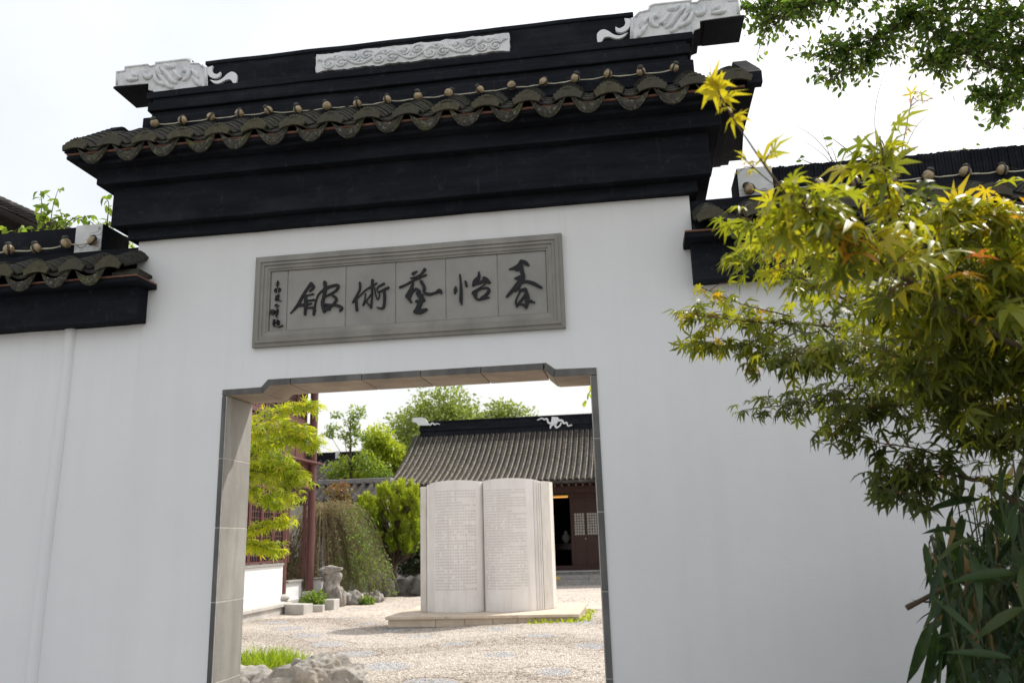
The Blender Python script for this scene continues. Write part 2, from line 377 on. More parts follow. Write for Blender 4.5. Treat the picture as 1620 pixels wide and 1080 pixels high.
# leaves: tint attribute picks the colour, light comes through the blade
def leaf_mat(name, stops, trans=.45, tbright=1.5, rough=.45, spec=.35, warm=(1.15, 1.0, .45)):
    k = NM(name); f = k.attr('tint'); c = k.ramp(f, stops)
    k.fin(c, rough, spec)
    t = k.new('ShaderNodeBsdfTranslucent'); tcol = k.mix(1.0, c, tuple(tbright*w for w in warm), 'MULTIPLY'); k.l.new(tcol, t.inputs['Color'])
    mx = k.new('ShaderNodeMixShader'); mx.inputs[0].default_value = trans
    k.l.new(k.b.outputs[0], mx.inputs[1]); k.l.new(t.outputs[0], mx.inputs[2]); k.l.new(mx.outputs[0], k.out.inputs['Surface'])
    return k.m
M['maple'] = leaf_mat('maple_leaf', [(0, (.045, .065, .022)), (.3, (.09, .11, .025)), (.5, (.18, .21, .028)), (.66, (.33, .34, .03)), (.82, (.45, .38, .03)), (.92, (.5, .27, .04)), (1, (.3, .09, .04))], .5, 1.5, .4, .45, (1.02, 1.02, .4))
M['maple_in'] = leaf_mat('sunlit_maple_leaf', [(0, (.13, .2, .02)), (.4, (.3, .36, .025)), (.75, (.45, .45, .03)), (1, (.52, .38, .06))], .5, 1.6, warm=(1.0, 1.05, .4))
M['broad'] = leaf_mat('evergreen_leaf', [(0, (.03, .06, .018)), (.6, (.07, .12, .022)), (1, (.2, .24, .035))], .5, 2.2, warm=(1, 1.05, .4))
M['camphor'] = leaf_mat('camphor_leaf', [(0, (.08, .12, .03)), (.5, (.19, .25, .06)), (1, (.32, .36, .1))], .4, 1.5, warm=(1, 1.05, .5))
M['lime'] = leaf_mat('yellow_green_leaf', [(0, (.16, .22, .025)), (.5, (.3, .36, .035)), (1, (.45, .47, .05))], .5, 1.6, warm=(1, 1.05, .4))
M['fresh'] = leaf_mat('fresh_green_leaf', [(0, (.07, .13, .025)), (.6, (.17, .25, .04)), (1, (.3, .35, .07))], .45, 1.6, warm=(1, 1.05, .45))
M['pine'] = leaf_mat('pine_needle', [(0, (.1, .16, .02)), (.4, (.28, .37, .03)), (1, (.5, .54, .06))], .5, 1.5, warm=(1.0, 1.05, .4))
M['vine'] = leaf_mat('trailing_vine_leaf', [(0, (.27, .22, .15)), (.3, (.34, .28, .19)), (.42, (.2, .2, .09)), (.6, (.14, .22, .05)), (1, (.27, .38, .09))], .45, 1.6, warm=(1, 1.05, .5))
M['hedge'] = leaf_mat('dark_shrub_leaf', [(0, (.02, .035, .014)), (1, (.05, .075, .025))], .25, 1.3)
M['bamboo'] = leaf_mat('broad_bamboo_leaf', [(0, (.014, .034, .014)), (.6, (.04, .075, .022)), (.8, (.08, .1, .03)), (.86, (.16, .11, .05)), (1, (.3, .22, .12))], .3, 1.3)
M['grass'] = leaf_mat('grass_blade', [(0, (.14, .22, .02)), (.5, (.3, .4, .04)), (1, (.48, .5, .1))], .45, 1.5, warm=(1, 1.05, .4))
M['redbush'] = leaf_mat('reddish_shrub_leaf', [(0, (.1, .12, .03)), (.6, (.2, .17, .06)), (.85, (.3, .1, .07)), (1, (.35, .12, .1))], .35, 1.4)

# ================================================================== ground
def sstep(a, b, x):
    t = np.clip((np.asarray(x, float)-a)/(b-a), 0, 1); return t*t*(3-2*t)
def gz(x, y):                                     # the courtyard falls gently to the left
    return 0.095*sstep(-4.9, -1.2, x)*sstep(4, 8, y)*(1-sstep(17, 21, y))
k = NM('packed_earth_and_paving'); c = k.ramp(k.noise(.5, 6, .6), [(.3, (.2, .19, .17)), (.7, (.27, .26, .235))]); k.bump(k.noise(8, 5, .6), .3, .02)
gm = k.fin(c, .9, .2)
g = MB().add([(-400, -400, -.03), (400, -400, -.03), (400, 400, -.03), (-400, 400, -.03)], [(0, 1, 2, 3)]).build('ground', gm); tag(g, kind='structure')
k = NM('forecourt_granite'); P = k.pos()
br = k.new('ShaderNodeTexBrick'); k.l.new(P, br.inputs['Vector']); br.inputs['Scale'].default_value = 1.4
br.inputs['Color1'].default_value = (.165, .16, .15, 1); br.inputs['Color2'].default_value = (.19, .185, .175, 1); br.inputs['Mortar'].default_value = (.14, .135, .125, 1); br.inputs['Mortar Size'].default_value = .012
fm = k.fin(k.mix(.35, br.outputs['Color'], k.ramp(k.noise(5, 5, .6), [(.3, (.14, .135, .125)), (.7, (.21, .205, .19))])), .85, .2)
fc = MB().add([(-30, -40, -.02), (30, -40, -.02), (30, .4, -.02), (-30, .4, -.02)], [(0, 1, 2, 3)]).build('forecourt_pavement', fm); tag(fc, kind='structure')

# courtyard bed: mortar sheet whose far part carries the pebble pattern as material
k = NM('pebble_mosaic_far'); P = k.pos(); pr_ = k.sep(P)
zig = k.new('ShaderNodeTexWave', wave_type='BANDS', bands_direction='Y'); k.l.new(P, zig.inputs['Vector'])
zig.inputs['Scale'].default_value = 6.5; zig.inputs['Distortion'].default_value = 3; zig.inputs['Detail'].default_value = 3; zig.inputs['Detail Scale'].default_value = 3
cellc = k.voro(26, k.scaled(P, (1.0, .8, 1)), out='Color')
cellv = k.sep(cellc)[0]
c = k.ramp(cellv, [(0, (.2, .17, .145)), (.2, (.38, .32, .27)), (.55, (.55, .49, .43)), (1, (.7, .64, .57))])
c = k.mix(k.math('MULTIPLY', zig.outputs['Fac'], .3), c, (.3, .24, .19))
blue = k.ramp(k.noise(.75, 2, .5, k.scaled(P, (1, 1.3, 1))), [(.57, 0), (.66, .6)])
c = k.mix(blue, c, (.36, .365, .385))
c = k.mix(k.ramp(k.noise(.5, 3, .5), [(.5, 0), (.65, .5)]), c, (.62, .55, .47))
k.bump(k.voro(26, k.scaled(P, (1, .8, 1))), .5, .01)
far_m = k.fin(c, .85, .2)
xs = np.linspace(-22, 16, 77); ys = np.linspace(.36, 60, 121)
vv = [(x, y, float(gz(x, y))) for y in ys for x in xs]
ff = [(j*77+i, j*77+i+1, (j+1)*77+i+1, (j+1)*77+i) for j in range(120) for i in range(76)]
cy_o = bpy.data.objects.new('courtyard_paving', mkmesh('courtyard_paving', vv, ff, far_m, True)); put(cy_o); tag(cy_o, kind='structure')
# near part: tile chips and pebbles set on edge in a herringbone weave
k = NM('paving_chip'); f = k.attr('tint')
c = k.ramp(f, [(0, (.14, .115, .095)), (.22, (.31, .26, .215)), (.5, (.5, .445, .385)), (.82, (.68, .625, .56)), (.86, (.3, .31, .335)), (1, (.5, .51, .54))])
k.bump(k.noise(120, 3, .6), .3, .004); chip_m = k.fin(c, .8, .25)
def chips():
    P = []; T = []; A = []
    y = 4.0; row = 0
    while y < 13.2:
        step = .0225; lo = -.49*(y+5)-1.0; hi = -.02*(y+5)+1.5
        x = np.arange(lo, hi, step)+rng.uniform(-.004, .004, int(math.ceil((hi-lo)/step)))[:len(np.arange(lo, hi, step))]
        yy = np.full_like(x, y)+rng.uniform(-.004, .004, len(x))
        # wandering weave: the lean flips row by row, in bands
        an = np.where(((row//2) % 2) == 0, .8, -.8)+rng.uniform(-.12, .12, len(x))
        P.append(np.stack([x, yy], 1)); A.append(np.full(len(x), 1.0)*an)
        u = (x*.72+yy*.5); v = (yy*.62-x*.3)
        fl = np.hypot((u % 1.25)-.62, (v % 1.05)-.52)
        t = np.clip(rng.normal(.54, .17, len(x)), .0, .8)
        band = np.sin(yy*2.1+x*.7+1.5*np.sin(x*1.1))
        t = np.where(band > .55, np.clip(t-.13, .0, .8), t); t = np.where(band < -.6, np.clip(t+.1, 0, .8), t)
        t = np.where((fl < .2+.08*np.sin(u*3.1)) & (rng.random(len(x)) < .62), rng.uniform(.86, 1, len(x)), t)
        t = np.where((fl > .29) & (fl < .34), np.clip(t-.16, 0, .8), t)
        T.append(t); y += .036; row += 1
    P = np.concatenate(P); T = np.concatenate(T); A = np.concatenate(A)
    n = len(P); L = rng.uniform(.0165, .0215, n); W = rng.uniform(.0062, .0088, n); H = rng.uniform(.0075, .0125, n)
    ca, sa = np.cos(A), np.sin(A)
    V = np.zeros((n, 8, 3)); z0 = gz(P[:, 0], P[:, 1])
    for i, (a, b, tp) in enumerate(((-1, -1, 0), (1, -1, 0), (1, 1, 0), (-1, 1, 0), (-.8, -.7, 1), (.8, -.7, 1), (.8, .7, 1), (-.8, .7, 1))):
        lx, ly = a*L, b*W
        V[:, i, 0] = P[:, 0]+lx*ca-ly*sa; V[:, i, 1] = P[:, 1]+lx*sa+ly*ca; V[:, i, 2] = z0-.002+tp*(H+.002)
    F = np.array([(4, 5, 6, 7), (0, 1, 5, 4), (1, 2, 6, 5), (2, 3, 7, 6), (3, 0, 4, 7)])
    return V.reshape(-1, 3), (F[None]+8*np.arange(n)[:, None, None]).reshape(-1, 4), np.repeat(T, 8)
def bigmesh(name, V, F, tint, mat, smooth=False):
    me = bpy.data.meshes.new(name); k_ = F.shape[1]
    me.vertices.add(len(V)); me.vertices.foreach_set('co', V.astype(np.float32).ravel())
    me.loops.add(F.size); me.loops.foreach_set('vertex_index', F.astype(np.int32).ravel())
    me.polygons.add(len(F)); me.polygons.foreach_set('loop_start', np.arange(0, F.size, k_, dtype=np.int32))
    try: me.polygons.foreach_set('loop_total', np.full(len(F), k_, dtype=np.int32))
    except Exception: pass
    if smooth: me.polygons.foreach_set('use_smooth', np.ones(len(F), bool))
    if tint is not None:
        a = me.attributes.new('tint', 'FLOAT', 'POINT'); a.data.foreach_set('value', tint.astype(np.float32))
    me.materials.append(mat); me.update(calc_edges=True); me.validate(); return me
bxs = np.linspace(0, 1, 30); bys = np.linspace(3.95, 13.25, 60); bv = []
for y_ in bys:
    a_, b_ = -.49*(y_+5)-1.02, -.02*(y_+5)+1.52
    bv += [(a_+(b_-a_)*t_, y_, float(gz(a_+(b_-a_)*t_, y_))+.004) for t_ in bxs]
bed = bpy.data.objects.new('paving_bed', mkmesh('paving_bed', bv, [(j*30+i, j*30+i+1, (j+1)*30+i+1, (j+1)*30+i) for j in range(59) for i in range(29)], simple('dark_mortar_bed', (.3, .265, .23), (.4, .355, .31), 9, .95, .3), True)); put(bed); tag(bed, kind='structure')
V, F, T = chips()
co = bpy.data.objects.new('paving_chips', bigmesh('paving_chips', V, F, T, chip_m)); put(co)
tag(co, 'cream tan and blue-grey tile chips set on edge across the courtyard', 'paving', kind='stuff')

# ================================================================== gate wall
GX0, GX1, GT = -3.336, .449, .35
gate = thing('gate_wall', 'tall white gate wall with black tiled cornice and doorway', 'gate', (-1.44, .17, 0))
outline = [(GX0, 0), (-2.648, 0), (-2.648, 2.600), (-2.379, 2.605), (-2.335, 2.652), (-.506, 2.655), (-.452, 2.612), (-.195, 2.606), (-.195, 0), (GX1, 0), (GX1, 3.69), (GX0, 3.69)]
MB().prism_y(outline, 0, GT).build('plaster_body', M['plaster'], gate)
# door surround stones, each a block through the wall
def bx_part(name, mat, parent, *b, bevel=.005):
    o = MB().box(*b).build(name, mat, parent, bevel=bevel)
    return wobble(o) if mat is M['black'] and b[1]-b[0] > 1 else o
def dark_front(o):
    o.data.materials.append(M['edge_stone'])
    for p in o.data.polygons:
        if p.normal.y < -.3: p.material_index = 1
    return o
zj = [0, .35, .79, 1.264, 1.716, 2.151, 2.558]
for i in range(6):
    g0 = .003
    poly = [(-2.648, -.010), (-2.622, -.010), (-2.613, .002), (-2.613, .362), (-2.648, .362)]
    dark_front(MB().prism_z(poly, zj[i]+g0, zj[i+1]-g0).build('jamb_stone', M['frame_stone'], gate, bevel=.003))
    poly = [(-.195, -.010), (-.195, .362), (-.238, .362), (-.238, .002), (-.228, -.010)]
    dark_front(MB().prism_z(poly, zj[i]+.02+g0 if i else g0, zj[i+1]+.02-g0 if i < 5 else zj[i+1]-g0).build('jamb_stone', M['frame_stone'], gate, bevel=.003))
MB().box(-2.646, -2.6142, -.006, .358, 0, 2.556).box(-.2368, -.197, -.006, .358, 0, 2.556).build('joint_mortar', M['mortar'], gate)
def soffit(poly_low, poly_up, name='lintel_stone'):
    # strip between the lower edge (opening) and the upper edge (plaster)
    p = poly_low+poly_up[::-1]
    dark_front(MB().prism_y(p, -.010, .362).build(name, M['lintel_stone'], gate, bevel=.003))
soffit([(-2.648, 2.561), (-2.367, 2.561)], [(-2.648, 2.600), (-2.382, 2.603)])
soffit([(-2.3635, 2.5615), (-2.319, 2.6095), (-2.185, 2.611)], [(-2.3785, 2.604), (-2.335, 2.6515), (-2.185, 2.652)])
lx = [-2.18, -1.70, -1.31, -.92, -.524]
for a, b in zip(lx[:-1], lx[1:]): soffit([(a+.003, 2.611), (b-.003, 2.611)], [(a+.003, 2.652), (b-.003, 2.6535)])
soffit([(-.521, 2.611), (-.472, 2.5665), (-.464, 2.565)], [(-.506, 2.654), (-.455, 2.6135), (-.452, 2.611)])
soffit([(-.4605, 2.561), (-.195, 2.561)], [(-.449, 2.610), (-.195, 2.606)])
# moulded black cornice courses, each stepping further out
for p, z0, z1 in ((.055, 3.688, 3.768), (.135, 3.765, 4.048), (.215, 4.045, 4.157), (.30, 4.154, 4.188)):
    bx_part('cornice_course', M['black'], gate, GX0-p, GX1+p, -p, GT+p, z0, z1, bevel=.007)
bx_part('eave_board', M['black'], gate, GX0-.36, GX1+.36, -.345, GT+.345, 4.185, 4.208, bevel=.004)
bx_part('eave_batten', M['copper'], gate, GX0-.352, GX1+.352, -.357, GT+.357, 4.2085, 4.222, bevel=.003)

# ---- tile meshes (local y runs up the slope, z away from the roof)
def arc_tile(name, w, rise, length, th, mat, seg=6, invert=False, taper=.92):
    v = []; f = []
    for yi, (yy, s) in enumerate(((0, 1.0), (length, taper))):
        for lay in (0, th):
            for i in range(seg+1):
                t = -1+2*i/seg; x = t*w/2*s; z = rise*(1-t*t)*s
                z = (rise-z if invert else z)+(lay if not invert else lay)
                v.append((x*(1+(lay/w)), yy, z))
    n = seg+1
    def q(a, b, c_, d): f.append((a, b, c_, d))
    for i in range(seg):
        q(n+i, n+i+1, 3*n+i+1, 3*n+i)               # outer
        q(i+1, i, 2*n+i, 2*n+i+1)                   # inner
        q(i, i+1, n+i+1, n+i)                       # front edge
        q(2*n+i+1, 2*n+i, 3*n+i, 3*n+i+1)           # back edge
    q(0, n, 3*n, 2*n); q(n-1, 3*n-1, 4*n-1, 2*n-1)
    me = mkmesh(name, v, f, mat); return me
CAP = arc_tile('cap_tile', .185, .058, .17, .013, M['tile'])
PAN = arc_tile('pan_tile', .19, .05, .2, .012, M['tile'], invert=True)
def fan_mesh():                                    # scalloped cap-end tile standing at the eave
    n = 9; v = []; pts = []
    for i in range(n*2+1):
        t = -1+i/n; r = 1+(.075 if i % 2 else -.04)
        pts.append((t*.094*r, .014+.08*math.cos(t*1.45)*r))
    low = [(-.078+.156*i/6, -.012+.022*(1-(-1+i/3)**2)) for i in range(7)]
    poly = [(x, z) for x, z in pts]+[(x, z) for x, z in low[::-1]]
    mb = MB(); mb.prism_y(poly, -.008, .008); v = [(x, y+.28*(z-.04), z) for x, y, z in mb.v]
    return mkmesh('fan_tile', v, mb.f, M['fan'])
def drip_mesh():                                   # crescent drip tile hanging at the eave
    top = [(-.112+.224*i/8, .04-.058*(1-(-1+i/4)**2)) for i in range(9)]
    bot = []
    for i in range(11):
        t = 1-2*i/10; bot.append((t*.112, .04-.122*(1-abs(t)**2.3)))
    mb = MB(); mb.prism_y(top+bot[1:-1], -.007, .007)
    inner = [(x*.8, z*.8-.006) for x, z in top+bot[1:-1]]
    mb.prism_y(inner, -.0115, -.006)
    v = [(x, y-.10*(z-.03), z) for x, y, z in mb.v]
    return mkmesh('drip_tile', v, mb.f, M['drip'])
FAN, DRIP = fan_mesh(), drip_mesh()
def tile_roof(parent, x0, n, pitch, ye, ze, yt, zt, rows, skip_last=False):
    """rows of cap and pan tiles from the eave (ye, ze) up to (yt, zt)"""
    a = math.atan2(zt-ze, yt-ye); Ls = math.hypot(zt-ze, yt-ye); sp = Ls/rows
    for c_ in range(n):
        x = x0+c_*pitch
        for r in range(rows):
            d = r*sp; y = ye+.012+d*math.cos(a); z = ze+.024+d*math.sin(a)
            inst('cap_tile', CAP, parent, (x+random.uniform(-.004, .004), y, z+random.uniform(0, .004)), (a-.07, random.uniform(-.03, .03), random.uniform(-.025, .025)))
        for r in range(0 if skip_last and c_ == n-1 else max(2, rows//2)):
            d = r*sp*2; y = ye+d*math.cos(a); z = ze-.006+d*math.sin(a)
            inst('pan_tile', PAN, parent, (x+pitch/2, y, z), (a-.05, 0, random.uniform(-.02, .02)))
        inst('fan_tile', FAN, parent, (x+random.uniform(-.006, .006), ye-.022, ze+.012+random.uniform(-.004, .004)), (random.uniform(-.1, .05), random.uniform(-.05, .05), random.uniform(-.05, .05)))
        if not (skip_last and c_ == n-1): inst('drip_tile', DRIP, parent, (x+pitch/2+random.uniform(-.006, .006), ye-.014, ze-.012+random.uniform(-.005, .005)), (random.uniform(-.12, .05), random.uniform(-.06, .06), random.uniform(-.06, .06)))
roof = MB().prism_x([(-.335, 4.2225), (.175, 4.60), (.685, 4.2225)], GX0-.325, GX1+.42).build('roof_deck', M['black'], gate)
tile_roof(roof, -3.61, 18, .257, -.362, 4.222, .0, 4.475, 6, True)
# far slope tiles, seen only past the ends
for c_ in range(18):
    for r in range(4):
        inst('cap_tile', CAP, roof, (-3.61+c_*.257, .70-.1*r, 4.262+.07*r), (R_(34), 0, PI))
# verge tiles at both ends, stacked and scalloped
for xs_ in (GX0-.318, GX1+.412):
    for sgn in (-1, 1):
        y0 = .175+sgn*.54
        poly = [(.175+sgn*.0, 4.66), (.175+sgn*.06, 4.66)]
        nst = 9
        for i in range(nst):
            t0 = .06+(.50-.06)*i/nst; t1 = .06+(.50-.06)*(i+1)/nst
            zt_ = 4.655-.33*(t0-.06)/.44; poly += [(.175+sgn*t0, zt_), (.175+sgn*(t0+t1)/2, zt_-.004), (.175+sgn*t1, zt_-.030)]
        poly += [(y0, 4.30), (y0, 4.225), (.175+sgn*.48, 4.223), (.175, 4.575)]
        MB().prism_x(poly, xs_-.045, xs_+.045).build('verge_tiles', M['black'], roof)
# ridge courses and panel
for h, z0, z1, ex in ((.205, 4.47, 4.632, .03), (.15, 4.629, 4.70, .0), (.178, 4.697, 4.765, .02), (.15, 4.762, 4.81, .0), (.165, 4.807, 4.862, .045)):
    bx_part('ridge_course', M['black'], gate, GX0-ex, GX1+.07+ex, .175-h, .175+h, z0, z1, bevel=.008)
ridge = bx_part('ridge_panel', M['black'], gate, -2.935, .168, .05, .30, 4.859, 5.055, bevel=.004)
bx_part('ridge_cap', M['black'], ridge, -2.95, .183, .038, .312, 5.053, 5.083, bevel=.006)

# ---- white carved end blocks
ZO = lambda x, y: at(170+x/6.748, 80+y/6.748, .02)
lo = [(80, 215), (172, 205), (175, 160), (435, 128), (455, 150), (500, 140), (500, 115), (845, 72), (890, 85), (895, 120), (985, 122), (1030, 165), (1058, 168), (1062, 405), (490, 455), (480, 425), (428, 415), (430, 345), (75, 375)]
lo = [(float(ZO(*p)[0]), float(ZO(*p)[2])) for p in lo]
XC = -1.382
def relief_tube(mb, pts, r, y):                    # half-sunk raised moulding following pts (x, z)
    n = len(pts); rr = [r*(.45+.55*math.sin(PI*(i+.6)/(n+.2))) for i in range(n)]
    mb.tube([(x, y-.3*q, z) for (x, z), q in zip(pts, rr)], rr, 6)
def curve(pts, n=5):                               # Catmull-Rom through points of any dimension
    P = [np.array(p, float) for p in pts]; P = [2*P[0]-P[1]]+P+[2*P[-1]-P[-2]]; out = []
    for i in range(1, len(P)-2):
        for j in range(n):
            t = j/n; a, b, c_, d = P[i-1:i+3]
            out.append(.5*((2*b)+(-a+c_)*t+(2*a-5*b+4*c_-d)*t*t+(-a+3*b-3*c_+d)*t**3))
    out.append(P[-2]); return out
carve = [  # raised strokes on the left block, in enlarged photograph pixels
    [(520, 230), (590, 300), (650, 380), (700, 395)], [(570, 190), (640, 250), (690, 320), (740, 345)], [(610, 150), (660, 175), (720, 170)],
    [(800, 230), (830, 205), (865, 230), (850, 290), (800, 320)], [(390, 215), (395, 265), (435, 290), (470, 250)], [(500, 250), (520, 320), (580, 365)],
    [(265, 235), (290, 265), (325, 270)], [(905, 275), (950, 330), (990, 380)], [(700, 210), (740, 250), (770, 300), (735, 290)], [(560, 330), (600, 360), (660, 350)],
    [(900, 200), (940, 250), (960, 300)], [(200, 300), (250, 310), (330, 300)], [(540, 160), (530, 215), (575, 260)]]
frame_l = [[(95, 230), (95, 360)], [(100, 225), (180, 215), (185, 175), (430, 145), (455, 165), (510, 155), (515, 130), (840, 90), (880, 105), (885, 135), (975, 135), (1015, 175)], [(1040, 180), (1045, 400)], [(500, 440), (1040, 395)]]
for mirror in (False, True):
    mx = (lambda x: 2*XC-x) if mirror else (lambda x: x)
    poly = [(mx(x), z) for x, z in lo]
    if mirror: poly = poly[::-1]
    blk = MB().prism_y(poly, .0385, .335).build('ridge_end_block', M['black'], gate, bevel=.004); MB().prism_y(poly, .028, .038).build('white_face', M['stucco'], blk, bevel=.003)
    mb = MB()
    for s in carve:
        w = curve([(mx(float(ZO(*p)[0])), float(ZO(*p)[2])) for p in s], 4); relief_tube(mb, [tuple(p) for p in w], .02, .028)
    for s in frame_l:
        w = [(mx(float(ZO(*p)[0])), float(ZO(*p)[2])) for p in s]; mb.tube([(x, .027, z) for x, z in w], .009, 4)
    mb.build('carved_relief', M['stucco'], blk, True)
    # dark plank under the overhang
    xo = [mx(float(ZO(78, 0)[0])), mx(float(ZO(425, 0)[0]))]; zb = float(ZO(75, 376)[2])
    MB().box(min(xo)+.006, max(xo), .035, .33, zb-.012, zb+.004).build('overhang_soffit', M['black'], blk)
    # painted scroll beside the block
    c1 = [(1115, 150), (1052, 175), (1055, 230), (1085, 272), (1140, 285), (1188, 262), (1197, 215), (1160, 240), (1115, 225), (1105, 190)]
    c2 = [(1078, 298), (1120, 335), (1180, 342), (1250, 305), (1300, 300), (1325, 330), (1358, 352), (1372, 260), (1350, 225), (1310, 215), (1265, 240), (1210, 290), (1150, 312)]
    mb = MB()
    for cc in (c1, c2):
        w = curve([(mx(float(ZO(*p)[0]))+(.0 if not mirror else 0), float(ZO(*p)[2])) for p in cc+cc[:1]], 3)[:-1]
        w = [tuple(p) for p in w]
        if mirror: w = w[::-1]
        mb.prism_y(w, .034, .056)
    mb.build('painted_scroll', M['stucco_flat'], gate, bevel=.003)
# ---- long scrolling relief in the middle of the ridge
rx0, rx1, rz0, rz1 = -2.083, -.680, 4.876, 5.028
edge = []
for i in range(61):
    t = i/60; edge.append((rx0+(rx1-rx0)*t, rz1-.006*random.random()-.008*abs(math.sin(t*23))))
for i in range(9): edge.append((rx1+.006*random.random(), rz1-(rz1-rz0)*(i+1)/10))
for i in range(61):
    t = 1-i/60; edge.append((rx0+(rx1-rx0)*t, rz0+.008*random.random()+.008*abs(math.sin(t*19))))
for i in range(9): edge.append((rx0-.006*random.random(), rz0+(rz1-rz0)*(i+1)/10))
rel = MB().prism_y(edge[::-1], .028, .06).build('ridge_relief', M['stucco'], gate)
mb = MB(); zc = (rz0+rz1)/2
stem = [(rx0+.05+(rx1-rx0-.1)*i/80, zc+.042*math.sin(i/80*PI*7)) for i in range(81)]
mb.tube([(x, .026, z) for x, z in stem], [.011+.003*math.sin(i) for i in range(81)], 6)
for j in range(14):
    t = (j+.5)/14; cx = rx0+.05+(rx1-rx0-.1)*t; up = 1 if math.sin(t*PI*7) < 0 else -1
    cz = zc+up*.022; sp_ = []
    for i in range(22):
        a = i/21*PI*3.1+(.5 if j % 2 else 2.6); r = .044*(1-i/26); sp_.append((cx+r*math.cos(a), cz+.8*r*math.sin(a)))
    mb.tube([(x, .024, z) for x, z in sp_], [.010*(1-.5*i/21) for i in range(22)], 6)
    mb.sphere((cx, .022, cz), .013, 8, 5, (1, .7, 1))
    for s in (-1, 1):
        lf = [(cx+s*.05, cz-up*.03), (cx+s*.068, cz-up*.05), (cx+s*.086, cz-up*.038)]; mb.tube([(x, .026, z) for x, z in curve(lf, 3)], [.004, .009, .012, .012, .010, .007, .003], 6)
mb.build('scroll_carving', M['stucco'], rel, True)

# ================================================================== wing walls
def wing(name, label, side):
    s = -1 if side == 'L' else 1
    if side == 'L': x0, x1 = -9.0, GX0
    else: x0, x1 = GX1, 7.0
    w = thing(name, label, 'wall', ((x0+x1)/2, .17, 0))
    MB().box(x0, x1, 0, GT, 0, 3.10).build('plaster_body', M['plaster'], w)
    fx = (x0, -3.232) if side == 'L' else (.428, x1)
    bxx = (x0, -3.17) if side == 'L' else (.385, x1)
    # coping butts against the gate wall: only the part in front of it runs past the corner
    def course(nm, p, z0, z1, ext, mat, bev=.006):
        a, b = ext
        if side == 'L':
            poly = [(a, -p), (b, -p), (b, -.003), (GX0-.003, -.003), (GX0-.003, GT+p), (a, GT+p)]
        else:
            poly = [(a, -p), (b, -p), (b, GT+p), (GX1+.003, GT+p), (GX1+.003, -.003), (a, -.003)]
        return wobble(MB().prism_z(poly, z0, z1).build(nm, mat, w, bevel=bev), .004, .2)
    course('cornice_course', .115, 3.085, 3.325, fx, M['black'])
    course('eave_board', .235, 3.322, 3.352, bxx, M['black'])
    course('eave_batten', .246, 3.353, 3.364, bxx, M['copper'], .003)
    dx = (x0, GX0-.005) if side == 'L' else (GX1+.005, x1)
    deck = MB().prism_x([(-.235, 3.3655), (.175, 3.60), (.585, 3.3655)], *dx).build('roof_deck', M['black'], w)
    n = 13; pitch = .262
    xs0 = (GX0-.015-(n-1)*pitch) if side == 'L' else GX1+.10
    tile_roof(deck, xs0, n, pitch, -.262, 3.39, .02, 3.545, 6, side == 'L')
    if side == 'L':   # broken end tile at the corner
        MB().prism_z([(-3.36, -.235), (-3.175, -.225), (-3.18, -.09), (-3.36, -.05)], 3.366, 3.392).build('end_tile', M['tile'], deck, bevel=.006); MB().prism_z([(-3.36, -.20), (-3.185, -.20), (-3.19, -.03), (-3.36, -.01)], 3.394, 3.42).build('end_tile', M['tile'], deck, bevel=.008)
    bx_part('ridge_course', M['black'], w, dx[0], dx[1], .0+.002, .36, 3.50, 3.585, bevel=.008)
    bx_part('ridge_course', M['black'], w, dx[0], dx[1], .03, .33, 3.582, 3.665, bevel=.008)
    if side == 'L':
        rg = bx_part('ridge_wall', M['black'], w, x0, -3.875, .06, .36, 3.662, 3.868)
        eb = bx_part('ridge_end_block', M['black'], w, -3.873, -3.662, .056, .368, 3.662, 3.876, bevel=.003); bx_part('white_face', M['cracked'], eb, -3.870, -3.664, .050, .0555, 3.666, 3.873, bevel=0)
    else:
        eb = bx_part('ridge_end_block', M['black'], w, .765, .985, .056, .368, 3.662, 3.866, bevel=.003); bx_part('white_face', M['cracked'], eb, .768, .982, .050, .0555, 3.666, 3.863, bevel=0)
        rg = bx_part('ridge_wall', M['black'], w, .987, x1, .085, .335, 3.662, 3.85)
        mb = MB(); x = .992
        while x < 5.2:
            h = 3.862+random.uniform(-.003, .004); mb.box(x, x+.0165, .07+random.uniform(-.004, .004), .35, 3.664, h); x += .0195
        tag(mb.build('stacked_ridge_tiles', M['black'], rg), kind='stuff')
    return w
k = NM('cracked_white_paint'); c = k.ramp(k.noise(8, 4, .6), [(.3, (.62, .63, .63)), (.7, (.78, .78, .77))])
ck = k.voro(11, k.scaled(k.pos(), (.6, 1, 2.4)), 'DISTANCE_TO_EDGE'); c = k.mix(k.math('MULTIPLY', k.ramp(ck, [(.01, .9), (.03, 0)]), k.ramp(k.noise(7, 2, .5), [(.5, 0), (.56, 1)])), c, (.05, .05, .05))
c = k.mix(k.ramp(k.noise(5, 5, .7), [(.64, 0), (.68, .8)]), c, (.06, .06, .065)); M['cracked'] = k.fin(c, .8, .2)
wl = wing('garden_wall', 'white garden wall with low tiled coping left of the gate', 'L')
wr = wing('garden_wall', 'white garden wall with tiled coping behind the maple right of the gate', 'R')
# vertical plaster-covered bead on the left wall
st = []
for i in range(24):
    z = 3.085*i/23; st.append((-3.836+.045*z/3.09, z))
mb = MB(); cs = [(-.05, 0), (-.042, -.012), (-.022, -.026), (.0, -.031), (.02, -.028), (.033, -.016), (.038, 0)]; n = len(cs)
for x, z in st: mb.v += [(x+a+.003*math.sin(z*3.1), b-.0005, z) for a, b in cs]
for i in range(23):
    for j in range(n-1): mb.f.append((i*n+j, i*n+j+1, (i+1)*n+j+1, (i+1)*n+j))
mb.build('plaster_bead', M['plaster'], wl, True)

